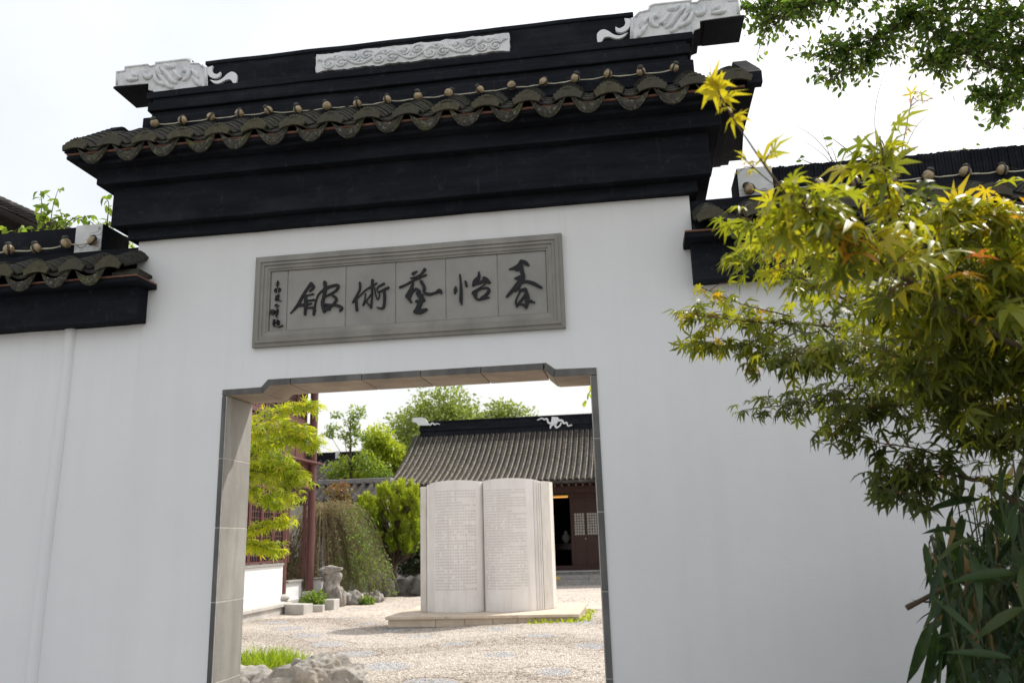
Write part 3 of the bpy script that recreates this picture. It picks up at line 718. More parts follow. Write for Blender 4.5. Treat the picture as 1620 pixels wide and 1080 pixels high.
# ================================================================== strings of globe lamps
GLOBE = MB().sphere((0, 0, 0), .0275, 14, 9).mesh('lamp_globe', M['globe'], True)
SOCK = MB().lathe([(.0285, -.006), (.0295, .0), (.0285, .006)], seg=12)
SOCK.v = [(x, z, y) for x, y, z in SOCK.v]; SOCK.lathe([(.017, .022), (.02, .03), (.012, .04), (.004, .043)], seg=8)
SOCK = SOCK.mesh('lamp_socket', M['socket'])
def lamp_string(label, pts, r=1.0, loose=False):
    b = pts[len(pts)//2]; t = thing('string_of_lamps', label, 'string lights', b, 'strings of globe lamps along the roof ridges')
    path = []
    for a, c_ in zip(pts[:-1], pts[1:]):
        for j in range(6):
            u = j/6; p = np.array(a)*(1-u)+np.array(c_)*u; p[2] += -.010*math.sin(PI*u)+random.uniform(-.002, .002); p[1] += .018; path.append(p)
    path.append(np.array(pts[-1])+np.array([0, .018, 0]))
    MB().tube(path, [.0048*random.uniform(.75, 1.2)*r for _ in path], 6).build('cord', M['cord'], t, True)
    w2 = [p+np.array([0, .004, .018*math.sin(i*.9)+random.uniform(-.012, .01)]) for i, p in enumerate(path)]
    MB().tube(w2, .0022, 4).build('wire', M['wire'], t)
    for p in pts:
        g_ = inst('globe', GLOBE, t, p, (random.uniform(-.4, .4), random.uniform(-.5, .5), random.uniform(0, 3)), r*random.uniform(1.04, 1.16))
        inst('socket', SOCK, g_, (0, 0, 0), (random.uniform(-.5, .5), random.uniform(-.6, .6), random.uniform(-.5, .5)))
    return t
gp = [(-3.243+.2153*i, -.075+random.uniform(-.006, .006), 4.548+(.006 if i < 5 else -.006 if i < 12 else .004)+random.uniform(-.003, .003)) for i in range(18)]
lamp_string('amber globe lamps strung along the tall gate ridge', gp)
lamp_string('amber globe lamps strung along the low left wall ridge', [tuple(at(x, y, .0)) for x, y in ((-115, 408), (-72, 404), (-30, 399), (14, 395), (57, 393), (104, 385), (146, 381))], 1.22)
lamp_string('amber globe lamps on the right wall ridge behind the maple', [tuple(at(x, y, .01)) for x, y in ((1186, 299), (1236, 295), (1295, 291), (1352, 287), (1410, 283), (1468, 278), (1527, 272), (1586, 269), (1648, 264), (1710, 259))], 1.15)

# ================================================================== name plaque
SX0, SX1, SZ0, SZ1 = -2.446, -.372, 2.866, 3.4925
plq = thing('name_plaque', 'grey stone plaque with black brush calligraphy above the doorway', 'plaque', ((SX0+SX1)/2, 0, SZ0))
prof = [(0, 0), (0, -.030), (.020, -.036), (.026, -.047), (.044, -.050), (.048, -.040), (.066, -.043), (.070, -.033), (.088, -.031), (.096, -.022), (.104, -.022), (.106, -.004)]
mb = MB(); n = len(prof)
for (cx, cz, ix, iz) in ((SX0, SZ0, 1, 1), (SX1, SZ0, -1, 1), (SX1, SZ1, -1, -1), (SX0, SZ1, 1, -1)):
    mb.v += [(cx+ix*d, y, cz+iz*d) for d, y in prof]
for k_ in range(4):
    for j in range(n-1):
        a = k_*n+j; b = ((k_+1) % 4)*n+j; mb.f.append((a, b, b+1, a+1))
wobble(mb.build('frame', M['sign_frame'], plq), .0018, .2)
pz0, pz1 = SZ0+.1065, SZ1-.1065
MB().box(SX0+.1, SX1-.1, -.006, -.001, pz0-.004, pz1+.004).build('joint_mortar', M['mortar'], plq)
px = [SX0+.1075]+[float(at(380+x/3, 350+y/3, -.01)[0]) for x, y in ((225, 380), (502, 357), (739, 338), (977, 318), (1223, 305))]+[SX1-.1075]
for a, b in zip(px[:-1], px[1:]): MB().box(a+.0035, b-.0035, -.0135, -.005, pz0, pz1).build('slab', M['sign_slab'], plq, bevel=.002)
def zoomer(ox, oy, sc): return lambda x, y: at(ox+x/sc, oy+y/sc, -.02)
Z5, Z6, Z7 = zoomer(440, 390, 6.231), zoomer(680, 380, 7.364), zoomer(400, 400, 7.2)
def glyph(strokes, Z, sc, name='character'):
    mb = MB()
    for si, s in enumerate(strokes):
        pts = []
        for (x, y, w) in curve(s, 5) if len(s) > 2 else [np.array(p, float) for p in s]:
            p = Z(x, y); pts.append((float(p[0]), float(p[2]), max(w, 5)/sc/FPX*5.25*.5))
        y0, y1 = -.013, -.0235-.0004*si
        for i in range(len(pts)-1):
            (xa, za, wa), (xb, zb, wb) = pts[i], pts[i+1]
            dx, dz = xb-xa, zb-za; L = math.hypot(dx, dz)+1e-6; nx, nz = -dz/L, dx/L
            mb.prism_y([(xa+nx*wa, za+nz*wa), (xa-nx*wa, za-nz*wa), (xb-nx*wb, zb-nz*wb), (xb+nx*wb, zb+nz*wb)], y1-.00003*i, y0)
        for j, (x, z, w) in enumerate(pts):
            mb.prism_y([(x+w*math.cos(-2*PI*q/8), z+w*math.sin(-2*PI*q/8)) for q in range(8)], y1-.0002-.00003*j, y0)
    return mb.build(name, M['ink'], plq)
G1 = [[(325,362,30),(250,470,26),(190,580,30),(120,660,6)],[(325,362,30),(347,400,30),(312,440,18)],[(265,482,12),(300,478,14),(345,468,18)],[(268,480,28),(272,560,34),(265,668,24)],[(280,532,18),(320,530,16),(355,524,20)],[(200,578,28),(270,572,26),(330,560,12)],[(275,604,18),(330,602,20),(356,612,32),(350,672,20)],[(356,622,22),(372,540,14),(400,470,12),(450,425,20)],
      [(460,352,34),(465,420,32),(450,500,30),(438,560,34),(455,642,28)],[(460,415,32),(530,388,24),(592,383,26),(575,430,22),(520,465,18),(472,490,14)],[(520,470,20),(572,510,28),(560,550,22),(520,588,22),(470,600,22)],[(450,570,22),(520,575,20),(580,580,24),(627,603,30),(608,637,14)],[(450,622,26),(510,616,22)]]
G2 = [[(805,355,20),(805,420,22),(770,490,20),(735,550,16)],[(770,500,20),(770,560,26),(776,626,28)],[(735,550,12),(800,490,10),(860,430,12),(930,385,16),(972,360,12)],[(930,330,26),(925,420,22),(925,500,16),(915,600,22)],[(860,460,9),(855,520,9),(835,580,12)],[(835,580,7),(880,520,7),(930,450,7)],[(868,525,7),(890,570,14),(915,595,16)],[(1045,365,20),(990,395,12),(975,420,10),(985,450,9)],[(950,400,9),(960,470,9),(980,522,10),(1000,480,7),(985,440,7)],[(990,450,9),(1040,425,18),(1088,404,22)],[(1045,430,26),(1050,520,26),(1035,605,22),(975,600,8)]]
G3 = [[(1330,267,32),(1368,243,12)],[(1305,312,12),(1360,300,18),(1410,270,20),(1445,226,32)],[(1340,300,12),(1400,300,14),(1457,280,20)],[(1200,402,22),(1260,375,20),(1340,330,18),(1400,310,16)],[(1330,360,22),(1310,420,34),(1270,490,38)],[(1270,490,36),(1312,547,20)],[(1290,505,34),(1330,440,18),(1360,420,30),(1392,440,32)],[(1410,345,32),(1440,400,30),(1440,450,26),(1490,470,28),(1550,455,22),(1592,436,40),(1612,460,14)],[(1370,460,26),(1400,505,30),(1430,510,28)],[(1390,470,22),(1420,480,24),(1400,560,46),(1362,640,46)],[(1350,640,38),(1400,640,52),(1462,620,26)],[(1365,540,30),(1442,530,22)]]
G4 = [[(300,545,22),(298,582,42),(290,617,20)],[(350,400,18),(360,500,24),(365,600,36),(362,700,38),(372,747,14)],[(415,480,24),(428,532,28)],[(572,365,12),(570,430,42),(530,480,58),(505,527,28)],[(510,510,36),(570,500,30),(640,470,46),(690,490,34)],[(630,440,38),(665,460,42),(707,497,12)],[(650,505,9),(580,555,12),(510,600,24),(495,620,18)],[(505,610,26),(530,660,32),(560,690,22),(620,680,26),(692,665,14)],[(540,600,12),(600,565,16),(670,555,22),(690,590,34),(650,640,34),(600,675,28)],[(545,592,18),(540,650,22)]]
G5 = [[(1060,235,22),(1110,260,48),(1147,290,26)],[(1060,240,28),(1040,290,46),(980,325,36),(925,338,12)],[(1010,345,34),(1060,320,56)],[(1060,300,56),(1075,370,46),(1080,420,46),(1030,440,46),(988,445,12)],[(1085,380,38),(1085,430,54),(1060,480,56)],[(1060,470,56),(1000,540,46),(940,610,34),(895,657,22)],[(1040,520,50),(1000,580,42)],[(1060,490,46),(1120,480,32),(1200,500,40),(1260,530,34),(1300,551,26)],[(1050,580,30),(1120,575,36)],[(1055,590,18),(1020,660,14),(1000,720,20),(1015,770,22)],[(1110,570,38),(1125,620,38),(1080,680,26),(1040,730,26),(1010,765,22)],[(1130,620,42),(1140,690,48),(1120,782,36)],[(1120,700,32),(1180,710,28),(1222,726,12)],[(1050,738,20),(1100,757,26),(1130,770,26)]]
for gl, Z, sc in ((G1, Z5, 6.231), (G2, Z5, 6.231), (G3, Z5, 6.231), (G4, Z6, 7.364), (G5, Z6, 7.364)): glyph(gl, Z, sc)
w7 = 6
small = [[(278,315),(290,322)],[(262,345),(300,338)],[(262,368),(298,360)],[(283,320),(283,360),(279,396)],[(257,405),(246,440),(270,440)],[(270,405),(265,452)],[(290,405),(316,405),(308,437)],[(292,405),(296,457)],[(260,490),(305,480)],[(285,470),(290,520),(325,552)],[(265,500),(256,540)],[(270,520),(292,540)],[(300,500),(270,547)],[(250,602),(275,586),(300,600)],[(262,612),(290,612)],[(268,632),(290,640),(275,660)],[(255,662),(292,665),(270,690)],[(288,690),(266,720),(282,740)],[(230,770),(256,760)],[(225,792),(260,785)],[(242,760),(240,832),(256,836)],[(226,815),(256,800)],[(280,770),(300,770),(300,815),(280,815),(280,770)],[(282,792),(300,792)],[(270,832),(300,846),(345,825)]]
glyph([[(x, y, w7) for x, y in s] for s in small]+[[(212, 662, 22), (245, 660, 22)], [(212, 678, 24), (247, 676, 24)], [(212, 694, 22), (245, 694, 20)]], Z7, 7.2, 'inscription')

# ================================================================== open stone book
BX, BY = -3.06, 11.5
book = thing('stone_book_monument', 'tall pale stone monument shaped like an open book on a slab', 'monument', (BX, 11.9, .0))
# plan outlines of the two pages (front curve), bulging towards the viewer
lp = curve([(-4.13, 11.47), (-3.98, 11.36), (-3.62, 11.24), (-3.30, 11.30), (-3.12, 11.45), (-3.065, 11.56)], 6)
rp = curve([(-3.055, 11.56), (-3.0, 11.43), (-2.80, 11.29), (-2.5, 11.24), (-2.18, 11.34), (-2.03, 11.46)], 6)
def page(front, back_y, mat, nm):
    pts = [tuple(p) for p in front]; n = len(pts); v = []; f = []
    zb = .232
    xs_ = [p[0] for p in pts]; xm = (min(xs_)+max(xs_))/2
    for (x, y) in pts: v.append((x, y, zb))
    top = [2.712+.04*max(0, 1-((x-xm)/.62)**2) for x, y in pts]
    for (x, y), t in zip(pts, top): v.append((x, y, t))
    for (x, y) in pts: v.append((x, back_y, zb))
    for (x, y), t in zip(pts, top): v.append((x, back_y, t))
    for i in range(n-1):
        f += [(i, i+1, n+i+1, n+i), (n+i, n+i+1, 3*n+i+1, 3*n+i), (2*n+i+1, 2*n+i, 3*n+i, 3*n+i+1), (i+1, i, 2*n+i, 2*n+i+1)]
    f += [(0, n, 3*n, 2*n), (n-1, 3*n-1, 4*n-1, 2*n-1)]
    o = bpy.data.objects.new(nm, mkmesh(nm, v, f, mat)); put(o, book); shade_auto(o, 50); return o
page(lp, 12.0, M['stele_l'], 'page_block'); page(rp, 12.0, M['stele_r'], 'page_block')
# leaf edges fanning back from the page block, then the covers
for i, (x0, x1, y0) in enumerate(((-4.195, -4.136, 11.50), (-4.215, -4.198, 11.53))):
    MB().box(x0, x1, y0, 12.02, .232, 2.70-.01*i).build('page_edge', M['stele'], book, bevel=.006)
for i, (x0, x1, y0) in enumerate(((-2.027, -1.975, 11.49), (-1.972, -1.935, 11.53), (-1.932, -1.90, 11.57))):
    MB().box(x0, x1, y0, 12.02, .232, 2.715-.012*i).build('page_edge', M['stele'], book, bevel=.006)
MB().prism_z([(-4.34, 11.50), (-4.225, 11.545), (-4.225, 12.08), (-4.34, 12.1)], .232, 2.66).build('cover', M['stele_side'], book, bevel=.01)
MB().prism_z([(-1.892, 11.60), (-1.735, 11.80), (-1.70, 12.12), (-1.892, 12.1)], .232, 2.69).build('cover', M['stele_side'], book, bevel=.01)
# plinth of cut slabs
pl = MB().box(-4.72, -1.24, 10.71, 13.22, -.1, .17).build('plinth', M['plinth'], book)
jx = [-4.75, -3.83, -3.28, -2.75, -2.3, -1.2]
for a, b in zip(jx[:-1], jx[1:]): MB().box(a+.004, b-.004, 10.66, 10.706, .035, .175).build('facing_slab', M['plinth'], pl, bevel=.006)
MB().box(-1.237, -1.19, 10.72, 13.2, .035, .175).build('facing_slab', M['plinth'], pl, bevel=.006)
MB().box(-4.775, -1.17, 10.60, 13.26, -.1, .03).build('footing', M['grey_stone'], pl, bevel=.006)
for a, b in ((-4.79, -3.55), (-3.55, -2.35), (-2.35, -1.155)): MB().box(a+.003, b-.003, 10.605, 13.28, .176, .229).build('top_slab', M['plinth'], pl, bevel=.008)

# ================================================================== tile rows for the distant roofs
def tile_row(name, L, w, rise, mat, seg=5, step=.13, lip=.012, profile=None):
    """one long row of overlapping cap tiles; local y up the slope (profile gives sag)"""
    mb = MB(); n = int(L/step); s5 = seg+1; ring = []
    for i in range(n):
        for q, (yy, up) in enumerate(((i*step, lip), ((i+1)*step, 0))):
            for j in range(s5):
                t = -1+2*j/seg; mb.v.append((t*w/2*(1+up*1.5), yy, rise*(1-t*t)+up+(profile(yy) if profile else 0)))
            ring.append(len(mb.v)-s5)
    for i in range(len(ring)-1):
        for j in range(seg): mb.f.append((ring[i]+j, ring[i]+j+1, ring[i+1]+j+1, ring[i+1]+j))
    mb.f.append(tuple(ring[0]+j for j in range(s5)))
    return mb.mesh(name, mat)
def far_roof(parent, x0, x1, ye, ze, yt, zt, pitch, sag, mat, edge=None, step=.13, wcap=.62, deckname='roof_deck', thick=.1):
    L = math.hypot(yt-ye, zt-ze); a = math.atan2(zt-ze, yt-ye)
    prf = lambda d: -sag*4*(d/L)*(1-d/L)
    nseg = 10; up = []; lowp = []
    for i in range(nseg+1):
        d = L*i/nseg; off = prf(d); y = ye+d*math.cos(a)-off*math.sin(a); z = ze+d*math.sin(a)+off*math.cos(a)
        up.append((y, z)); lowp.append((y, z-thick))
    deck = MB().prism_x(up+lowp[::-1], x0, x1).build(deckname, mat, parent)
    row = tile_row('cap_tile_row', L+.02, pitch*wcap, pitch*.3, mat, step=step, profile=prf)
    n = int((x1-x0)/pitch)
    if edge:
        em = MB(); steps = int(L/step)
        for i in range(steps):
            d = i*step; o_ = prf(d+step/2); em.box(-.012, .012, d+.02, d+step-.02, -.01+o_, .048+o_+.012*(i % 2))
        em = em.mesh('painted_sun_strip', edge)  # added strips in a sunlit colour beside each cap row
    for i in range(n):
        x = x0+pitch*(i+.5)
        inst('cap_tile_row', row, deck, (x, ye-.03, ze+.01), (a, 0, random.uniform(-.004, .004)))
        if edge: inst('painted_sun_strip', em, deck, (x+pitch*.42, ye-.01, ze+.03), (a, 0, 0))
    dm = arc_tile('eave_tile', pitch*.62, pitch*.3, .05, .02, mat, 5)
    return deck

# ================================================================== hall at the end of the courtyard
hall = thing('garden_hall', 'grey tiled timber hall with black ridge behind the stone book', 'hall', (-3, 27, 0))
HX0, HX1 = -8.95, 3.2
hroof = far_roof(hall, HX0, HX1, 23.85, 3.50, 28.0, 5.80, .213, .22, M['hall_tile'], M['sunlit_edge'])
MB().prism_x([(28.0, 5.8), (32.1, 3.5), (32.1, 3.4), (28.0, 5.7)], HX0, HX1).build('rear_roof', M['hall_tile'], hall)
for z0, z1, h, e in ((5.70, 5.86, .22, .0), (5.86, 5.95, .16, -.02), (5.95, 6.06, .2, .02), (6.06, 6.30, .14, 0), (6.30, 6.36, .18, .02)):
    MB().box(HX0+.3-e, HX1-.3+e, 28-h, 28+h, z0, z1+.002).build('ridge_course', M['black'], hall, bevel=.01)
# white ornaments on the ridge
def orn(polys, Y, nm, par):
    mb = MB()
    for p in polys: mb.prism_y([(float(at(x, y, Y)[0]), float(at(x, y, Y)[2])) for x, y in p], Y, Y+.06)
    return mb.build(nm, M['stucco_flat'], par)
z6 = lambda pts: [(640+x/5.0625, 640+y/5.0625) for x, y in pts]
orn([z6([(62, 105), (135, 100), (165, 108), (190, 150), (188, 165), (110, 165), (95, 145), (62, 135)])], 27.72, 'ridge_end_ornament', hall)
def wavy(pts, w): # ribbon polygon
    c_ = curve(pts, 4); L_ = []; R2 = []
    for i in range(len(c_)):
        t = c_[min(i+1, len(c_)-1)]-c_[max(i-1, 0)]; t = t/(np.linalg.norm(t)+1e-6); nn = np.array([-t[1], t[0]]); ww = w*(1-.6*i/len(c_))
        L_.append(tuple(c_[i]+nn*ww)); R2.append(tuple(c_[i]-nn*ww))
    return L_+R2[::-1]
orn([z6(wavy([(185, 152), (205, 160), (222, 145), (240, 158), (255, 150), (280, 155)], 7))], 27.715, 'ridge_ribbon', hall)
orn([z6([(1180, 95), (1225, 98), (1238, 112), (1222, 150), (1190, 165), (1172, 150)])], 27.76, 'ridge_centre_ornament', hall)
orn([z6(wavy([(1175, 150), (1150, 140), (1140, 112), (1118, 118), (1100, 108), (1062, 122)], 9)), z6(wavy([(1230, 125), (1262, 125), (1275, 148), (1298, 142), (1308, 168), (1342, 160)], 9)),
     z6(wavy([(1200, 150), (1172, 168), (1168, 190)], 10)), z6(wavy([(1205, 155), (1215, 182), (1245, 165), (1255, 140)], 9))], 27.755, 'ridge_ribbon', hall)
# platform, steps, floor
MB().box(-9.2, 3.4, 24.1, 32, -.05, .40).build('platform', M['grey_stone'], hall, bevel=.015)
for i, x in enumerate(np.arange(-9.2, 3.3, 1.55)): MB().box(x+.004, min(x+1.546, 3.4), 24.02, 24.42, .401, .452).build('platform_kerb', M['grey_stone'], hall, bevel=.01)
for a, b in ((-4.6, -3.2), (-3.2, -1.75), (-1.75, -.2)):
    MB().box(a+.004, b-.004, 23.62, 24.09, -.05, .17).build('step', M['grey_stone'], hall, bevel=.012)
    MB().box(a+.004, b-.004, 23.86, 24.095, .171, .31).build('step', M['grey_stone'], hall, bevel=.012)
# side and back walls, dark room inside
MB().box(-8.85, -8.6, 24.6, 31.5, .40, 3.6).build('side_wall', M['white_wall'], hall)
MB().box(2.9, 3.1, 24.6, 31.5, .40, 3.6).build('side_wall', M['white_wall'], hall)
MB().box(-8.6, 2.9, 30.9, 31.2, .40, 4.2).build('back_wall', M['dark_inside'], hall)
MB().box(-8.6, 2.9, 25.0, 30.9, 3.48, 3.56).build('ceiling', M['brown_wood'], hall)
MB().prism_x([(24.05, 3.44), (25.45, 4.0), (25.45, 3.93), (24.05, 3.37)], -8.85, 3.1).build('eave_soffit', M['brown_wood'], hall)
for i in range(48):
    x = -8.7+i*.245; MB().prism_x([(23.86, 3.37), (25.4, 3.93), (25.4, 3.85), (23.86, 3.29)], x, x+.07).build('rafter', M['brown_wood'], hall)
for x in (-8.4, -6.2, -4.0, -.35, 1.6): MB().tube([(x, 25.0, .40), (x, 25.0, 3.75)], .13, 12).build('column', M['brown_wood'], hall, True)
MB().box(-8.6, 2.9, 24.93, 25.07, 3.12, 3.36).build('eave_beam', M['brown_wood'], hall, bevel=.01)
MB().box(-8.6, 2.9, 25.44, 25.56, 2.95, 3.5).build('door_head', M['brown_wood'], hall, bevel=.01)
MB().box(-8.6, 2.9, 25.42, 25.58, .40, .58).build('threshold', M['brown_wood'], hall, bevel=.01)
# lattice door leaves
DW = .545
def leaf_meshes():
    fr = MB(); t = .045; W = DW; z0, z1 = .585, 2.945
    fr.box(0, t, -.03, .03, z0, z1).box(W-t, W, -.03, .03, z0, z1)
    for z in (z0, 1.02, 1.58, 2.40, 2.52, z1-.06): fr.box(t, W-t, -.028, .028, z, z+.055)
    la = MB()
    for i in range(1, 5): la.box(t+(W-2*t)*i/5-.008, t+(W-2*t)*i/5+.008, -.016, .012, 1.64, 2.40)
    for i in range(1, 8): la.box(t, W-t, -.015, .011, 1.64+.095*i-.008, 1.64+.095*i+.008)
    pa = MB().box(t, W-t, .014, .02, 1.635, 2.40)
    pn = [MB().box(t, W-t, -.012, .012, a, b).mesh('door_panel', M['brown_wood']) for a, b in ((.64, 1.02), (1.075, 1.58), (2.455, 2.52), (2.575, 2.885))]
    pn.append(MB().box(t+.06, W-t-.06, -.022, -.0125, 1.15, 1.5).mesh('door_panel', M['brown_wood']))
    kn = MB().sphere((W-.022, -.05, 1.50), .022, 8, 6)
    return [fr.mesh('door_frame', M['brown_wood']), la.mesh('lattice', M['brown_wood']), pa.mesh('pane', M['sheen_pane']), kn.mesh('knob', M['ceramic'], True)]+pn
LM = leaf_meshes(); LE = MB().box(0, DW, -.004, .004, .59, .64).mesh('door_leaf', M['brown_wood'])
xs_d = [x for x in np.arange(-8.58, 2.6, DW+.006)]
for x in xs_d:
    if -3.6 < x < -2.55: continue
    d = inst('door_leaf', LM[0], hall, (x if x < -3 else x+.10, 25.5, 0))
    for nm, me in zip(('lattice', 'pane', 'knob')+('door_panel',)*5, LM[1:]): inst(nm, me, d)
MB().box(-2.385, -2.30, 25.45, 25.55, .58, 2.95).build('door_post', M['brown_wood'], hall, bevel=.008)
MB().box(-3.36, -3.28, 25.45, 25.55, .58, 2.95).build('door_post', M['brown_wood'], hall, bevel=.008)
lamp_t = thing('hanging_lamp', 'warm lit lamp bar under the hall eave beside the stone book', 'lamp', (-2.75, 25.3, 2.98))
MB().box(-3.1, -2.47, 25.27, 25.36, 2.965, 3.015).build('tube', M['lamp'], lamp_t, bevel=.01)
MB().box(-3.12, -2.45, 25.265, 25.365, 3.015, 3.06).build('housing', M['gold'], lamp_t, bevel=.008)
for x in (-3.0, -2.57): MB().tube([(x, 25.31, 3.06), (x, 25.31, 3.52)], .008, 5).build('hanger', M['socket'], lamp_t)
# things inside the doorway
cab = thing('side_table', 'black lacquered side table inside the open hall doorway', 'table', (-2.9, 28.4, .40))
MB().box(-3.5, -2.55, 28.1, 28.7, 1.28, 1.34).build('table_top', M['lacquer'], cab, bevel=.01)
for x, y in ((-3.46, 28.13), (-2.65, 28.13), (-3.46, 28.6), (-2.65, 28.6)): MB().box(x, x+.07, y, y+.07, .40, 1.28).build('leg', M['lacquer'], cab)
MB().box(-3.4, -2.6, 28.16, 28.2, 1.1, 1.28).build('apron', M['lacquer'], cab)
jar = thing('ceramic_jar', 'round white ceramic jar on the table inside the hall', 'jar', (-2.86, 28.35, 1.34))
MB().lathe([(.07, 0), (.13, .08), (.16, .2), (.13, .32), (.07, .37), (.075, .40)], (-2.86, 28.35, 1.34), 16).build('body', M['ceramic'], jar, True)
MB().lathe([(.085, .40), (.08, .43), (.03, .46), (.025, .49)], (-2.86, 28.35, 1.34), 16).build('lid', M['ceramic'], jar, True)
ny = MB().box(-3.05, -2.72, 23.838, 23.852, .175, .285); o = ny.build('notice_plate', M['yellow']); tag(o, 'small yellow notice plate leaning on the hall step', 'sign')

# ================================================================== timber pavilion on the left
pav = thing('timber_pavilion', 'two-storey dark red timber pavilion with white base walls on the left', 'pavilion', (-10, 14, 0))
PX = -8.78
MB().box(-20, PX+.35, 9.5, 14.75, -.05, .17).build('platform', M['pale_stone'], pav, bevel=.012)
MB().box(-20, PX+.10, 14.75, 18.4, -.05, .17).build('platform', M['pale_stone'], pav, bevel=.012)
for y in np.arange(9.5, 14.7, 1.05): MB().box(PX-.12, PX+.40, y+.004, min(y+1.046, 14.75), .171, .25).build('platform_kerb', M['pale_stone'], pav, bevel=.012)
MB().box(-20, PX-.124, 9.5, 18.4, .171, .246).build('floor_slab', M['pale_stone'], pav)
MB().box(PX-.12, PX+.10, 14.76, 18.4, .171, .25).build('platform_kerb', M['pale_stone'], pav, bevel=.012)
# step and planting trough beside it
MB().prism_z([(-8.38, 14.30), (-7.80, 14.05), (-7.72, 14.42), (-8.38, 14.72)], -.03, .23).build('entrance_step', M['pale_stone'], pav, bevel=.015)
MB().box(-8.36, -7.62, 14.78, 14.93, -.03, .16).build('trough_kerb', M['pale_stone'], pav, bevel=.012)
MB().box(-7.9, -7.55, 15.35, 15.75, -.03, .24).build('trough_kerb', M['pale_stone'], pav, bevel=.015)
MB().box(-8.6, -7.9, 15.8, 15.92, -.03, .22).build('trough_kerb', M['pale_stone'], pav, bevel=.012)
# white dado walls
MB().box(PX-.14, PX+.02, 9.8, 15.0, .25, 1.10).build('dado_wall', M['white_wall'], pav)
MB().box(PX-.18, PX+.06, 9.8, 15.0, 1.10, 1.16).build('dado_coping', M['grey_stone'], pav, bevel=.01)
MB().box(PX-.10, PX+.02, 15.24, 16.2, .25, .66).build('dado_wall', M['white_wall'], pav)
MB().box(PX-.16, PX+.08, 15.24, 16.2, .66, .71).build('dado_coping', M['grey_stone'], pav, bevel=.01)
MB().box(PX+.1, PX+.42, 16.55, 16.75, .0, .67).build('dado_wall', M['white_wall'], pav)
MB().box(PX+.06, PX+.46, 16.5, 16.8, .67, .72).build('dado_coping', M['grey_stone'], pav, bevel=.01)
# columns on round stone bases
for (x, y, zt, r) in ((-8.82, 15.12, 3.7, .095), (-8.60, 16.34, 6.6, .105), (-8.82, 12.3, 6.6, .1), (-8.82, 9.8, 6.6, .1), (-12.2, 16.34, 6.6, .1)):
    cl = MB().tube([(x, y, .36), (x, y, zt)], r, 16).build('column', M['red_wood'], pav, True); shade_auto(cl)
    cb_ = MB().lathe([(.13, .25), (.19, .29), (.2, .34), (.17, .39), (.12, .41)], (x, y, 0), 16).build('column_base', M['pale_stone'], cl, True)
# lower storey frame
MB().box(PX-.06, PX+.10, 12.3, 16.5, 3.52, 3.68).build('floor_beam', M['red_wood'], pav, bevel=.012)
MB().box(PX-.12, PX+.34, 9.4, 16.65, 3.682, 3.74).build('skirt_board', M['red_wood'], pav, bevel=.012)
MB().box(PX-.05, PX+.14, 15.0, 16.4, 3.02, 3.24).build('tie_beam', M['red_wood'], pav, bevel=.012)
MB().box(PX-.03, PX+.05, 9.8, 15.0, 3.0, 3.2).build('tie_beam', M['red_wood'], pav, bevel=.01)
MB().box(PX-.02, PX+.10, 15.2, 16.3, 3.26, 3.5).build('frieze_panel', M['red_wood'], pav)
MB().box(PX-.0, PX+.06, 15.18, 15.24, 1.16, 3.0).build('door_jamb', M['red_wood'], pav); MB().box(PX+.02, PX+.09, 16.16, 16.23, .72, 3.0).build('door_jamb', M['red_wood'], pav)
fr = MB()
for i in range(9): y = 15.28+i*.108; fr.box(PX+.03, PX+.06, y, y+.018, 2.78, 3.02)
for z in (2.80, 2.90, 2.985): fr.box(PX+.034, PX+.056, 15.24, 16.16, z, z+.018)
fr.build('hanging_lattice', M['red_wood'], pav)
def lattice_window(y0, y1, z0, z1, nm='window'):
    f = MB(); t = .05
    f.box(PX-.03, PX+.045, y0, y0+t, z0, z1).box(PX-.03, PX+.045, y1-t, y1, z0, z1).box(PX-.03, PX+.045, y0+t, y1-t, z0, z0+t).box(PX-.03, PX+.045, y0+t, y1-t, z1-t, z1)
    w = f.build(nm, M['red_wood'], pav); l = MB(); nv = max(2, int((y1-y0)/.13)); nh = max(2, int((z1-z0)/.14))
    for i in range(1, nv): y = y0+t+(y1-y0-2*t)*i/nv; l.box(PX-.005, PX+.02, y-.009, y+.009, z0+t, z1-t)
    for i in range(1, nh): z = z0+t+(z1-z0-2*t)*i/nh; l.box(PX-.003, PX+.018, y0+t, y1-t, z-.009, z+.009)
    l.build('lattice', M['red_wood'], w); MB().box(PX-.02, PX-.012, y0+t, y1-t, z0+t, z1-t).build('pane', M['glass'], w)
for i in range(8): lattice_window(9.9+i*.635, 9.9+i*.635+.62, 1.18, 2.98)
# upper storey: rails, lattice windows, panels
MB().box(PX-.04, PX+.08, 9.5, 16.4, 4.66, 4.78).build('sill_rail', M['red_wood'], pav, bevel=.01)
for i in range(8): MB().box(PX-.02, PX+.04, 9.9+i*.8, 9.9+i*.8+.76, 3.76, 4.64).build('wall_panel', M['red_wood'], pav, bevel=.015)
for i in range(10): lattice_window(9.9+i*.635, 9.9+i*.635+.6, 4.80, 6.25)
MB().box(-20, PX-.1, 16.3, 16.42, 3.75, 6.6).build('rear_wall', M['red_wood'], pav)
MB().box(-20, PX+.06, 9.4, 9.5, .25, 6.6).build('gable_wall', M['white_wall'], pav)
MB().box(-20, PX-.05, 9.5, 16.3, 3.55, 3.70).build('upper_floor', M['brown_wood'], pav)
MB().box(PX-.1, PX+.12, 9.3, 16.5, 6.3, 6.6).build('eave_beam', M['red_wood'], pav, bevel=.012)
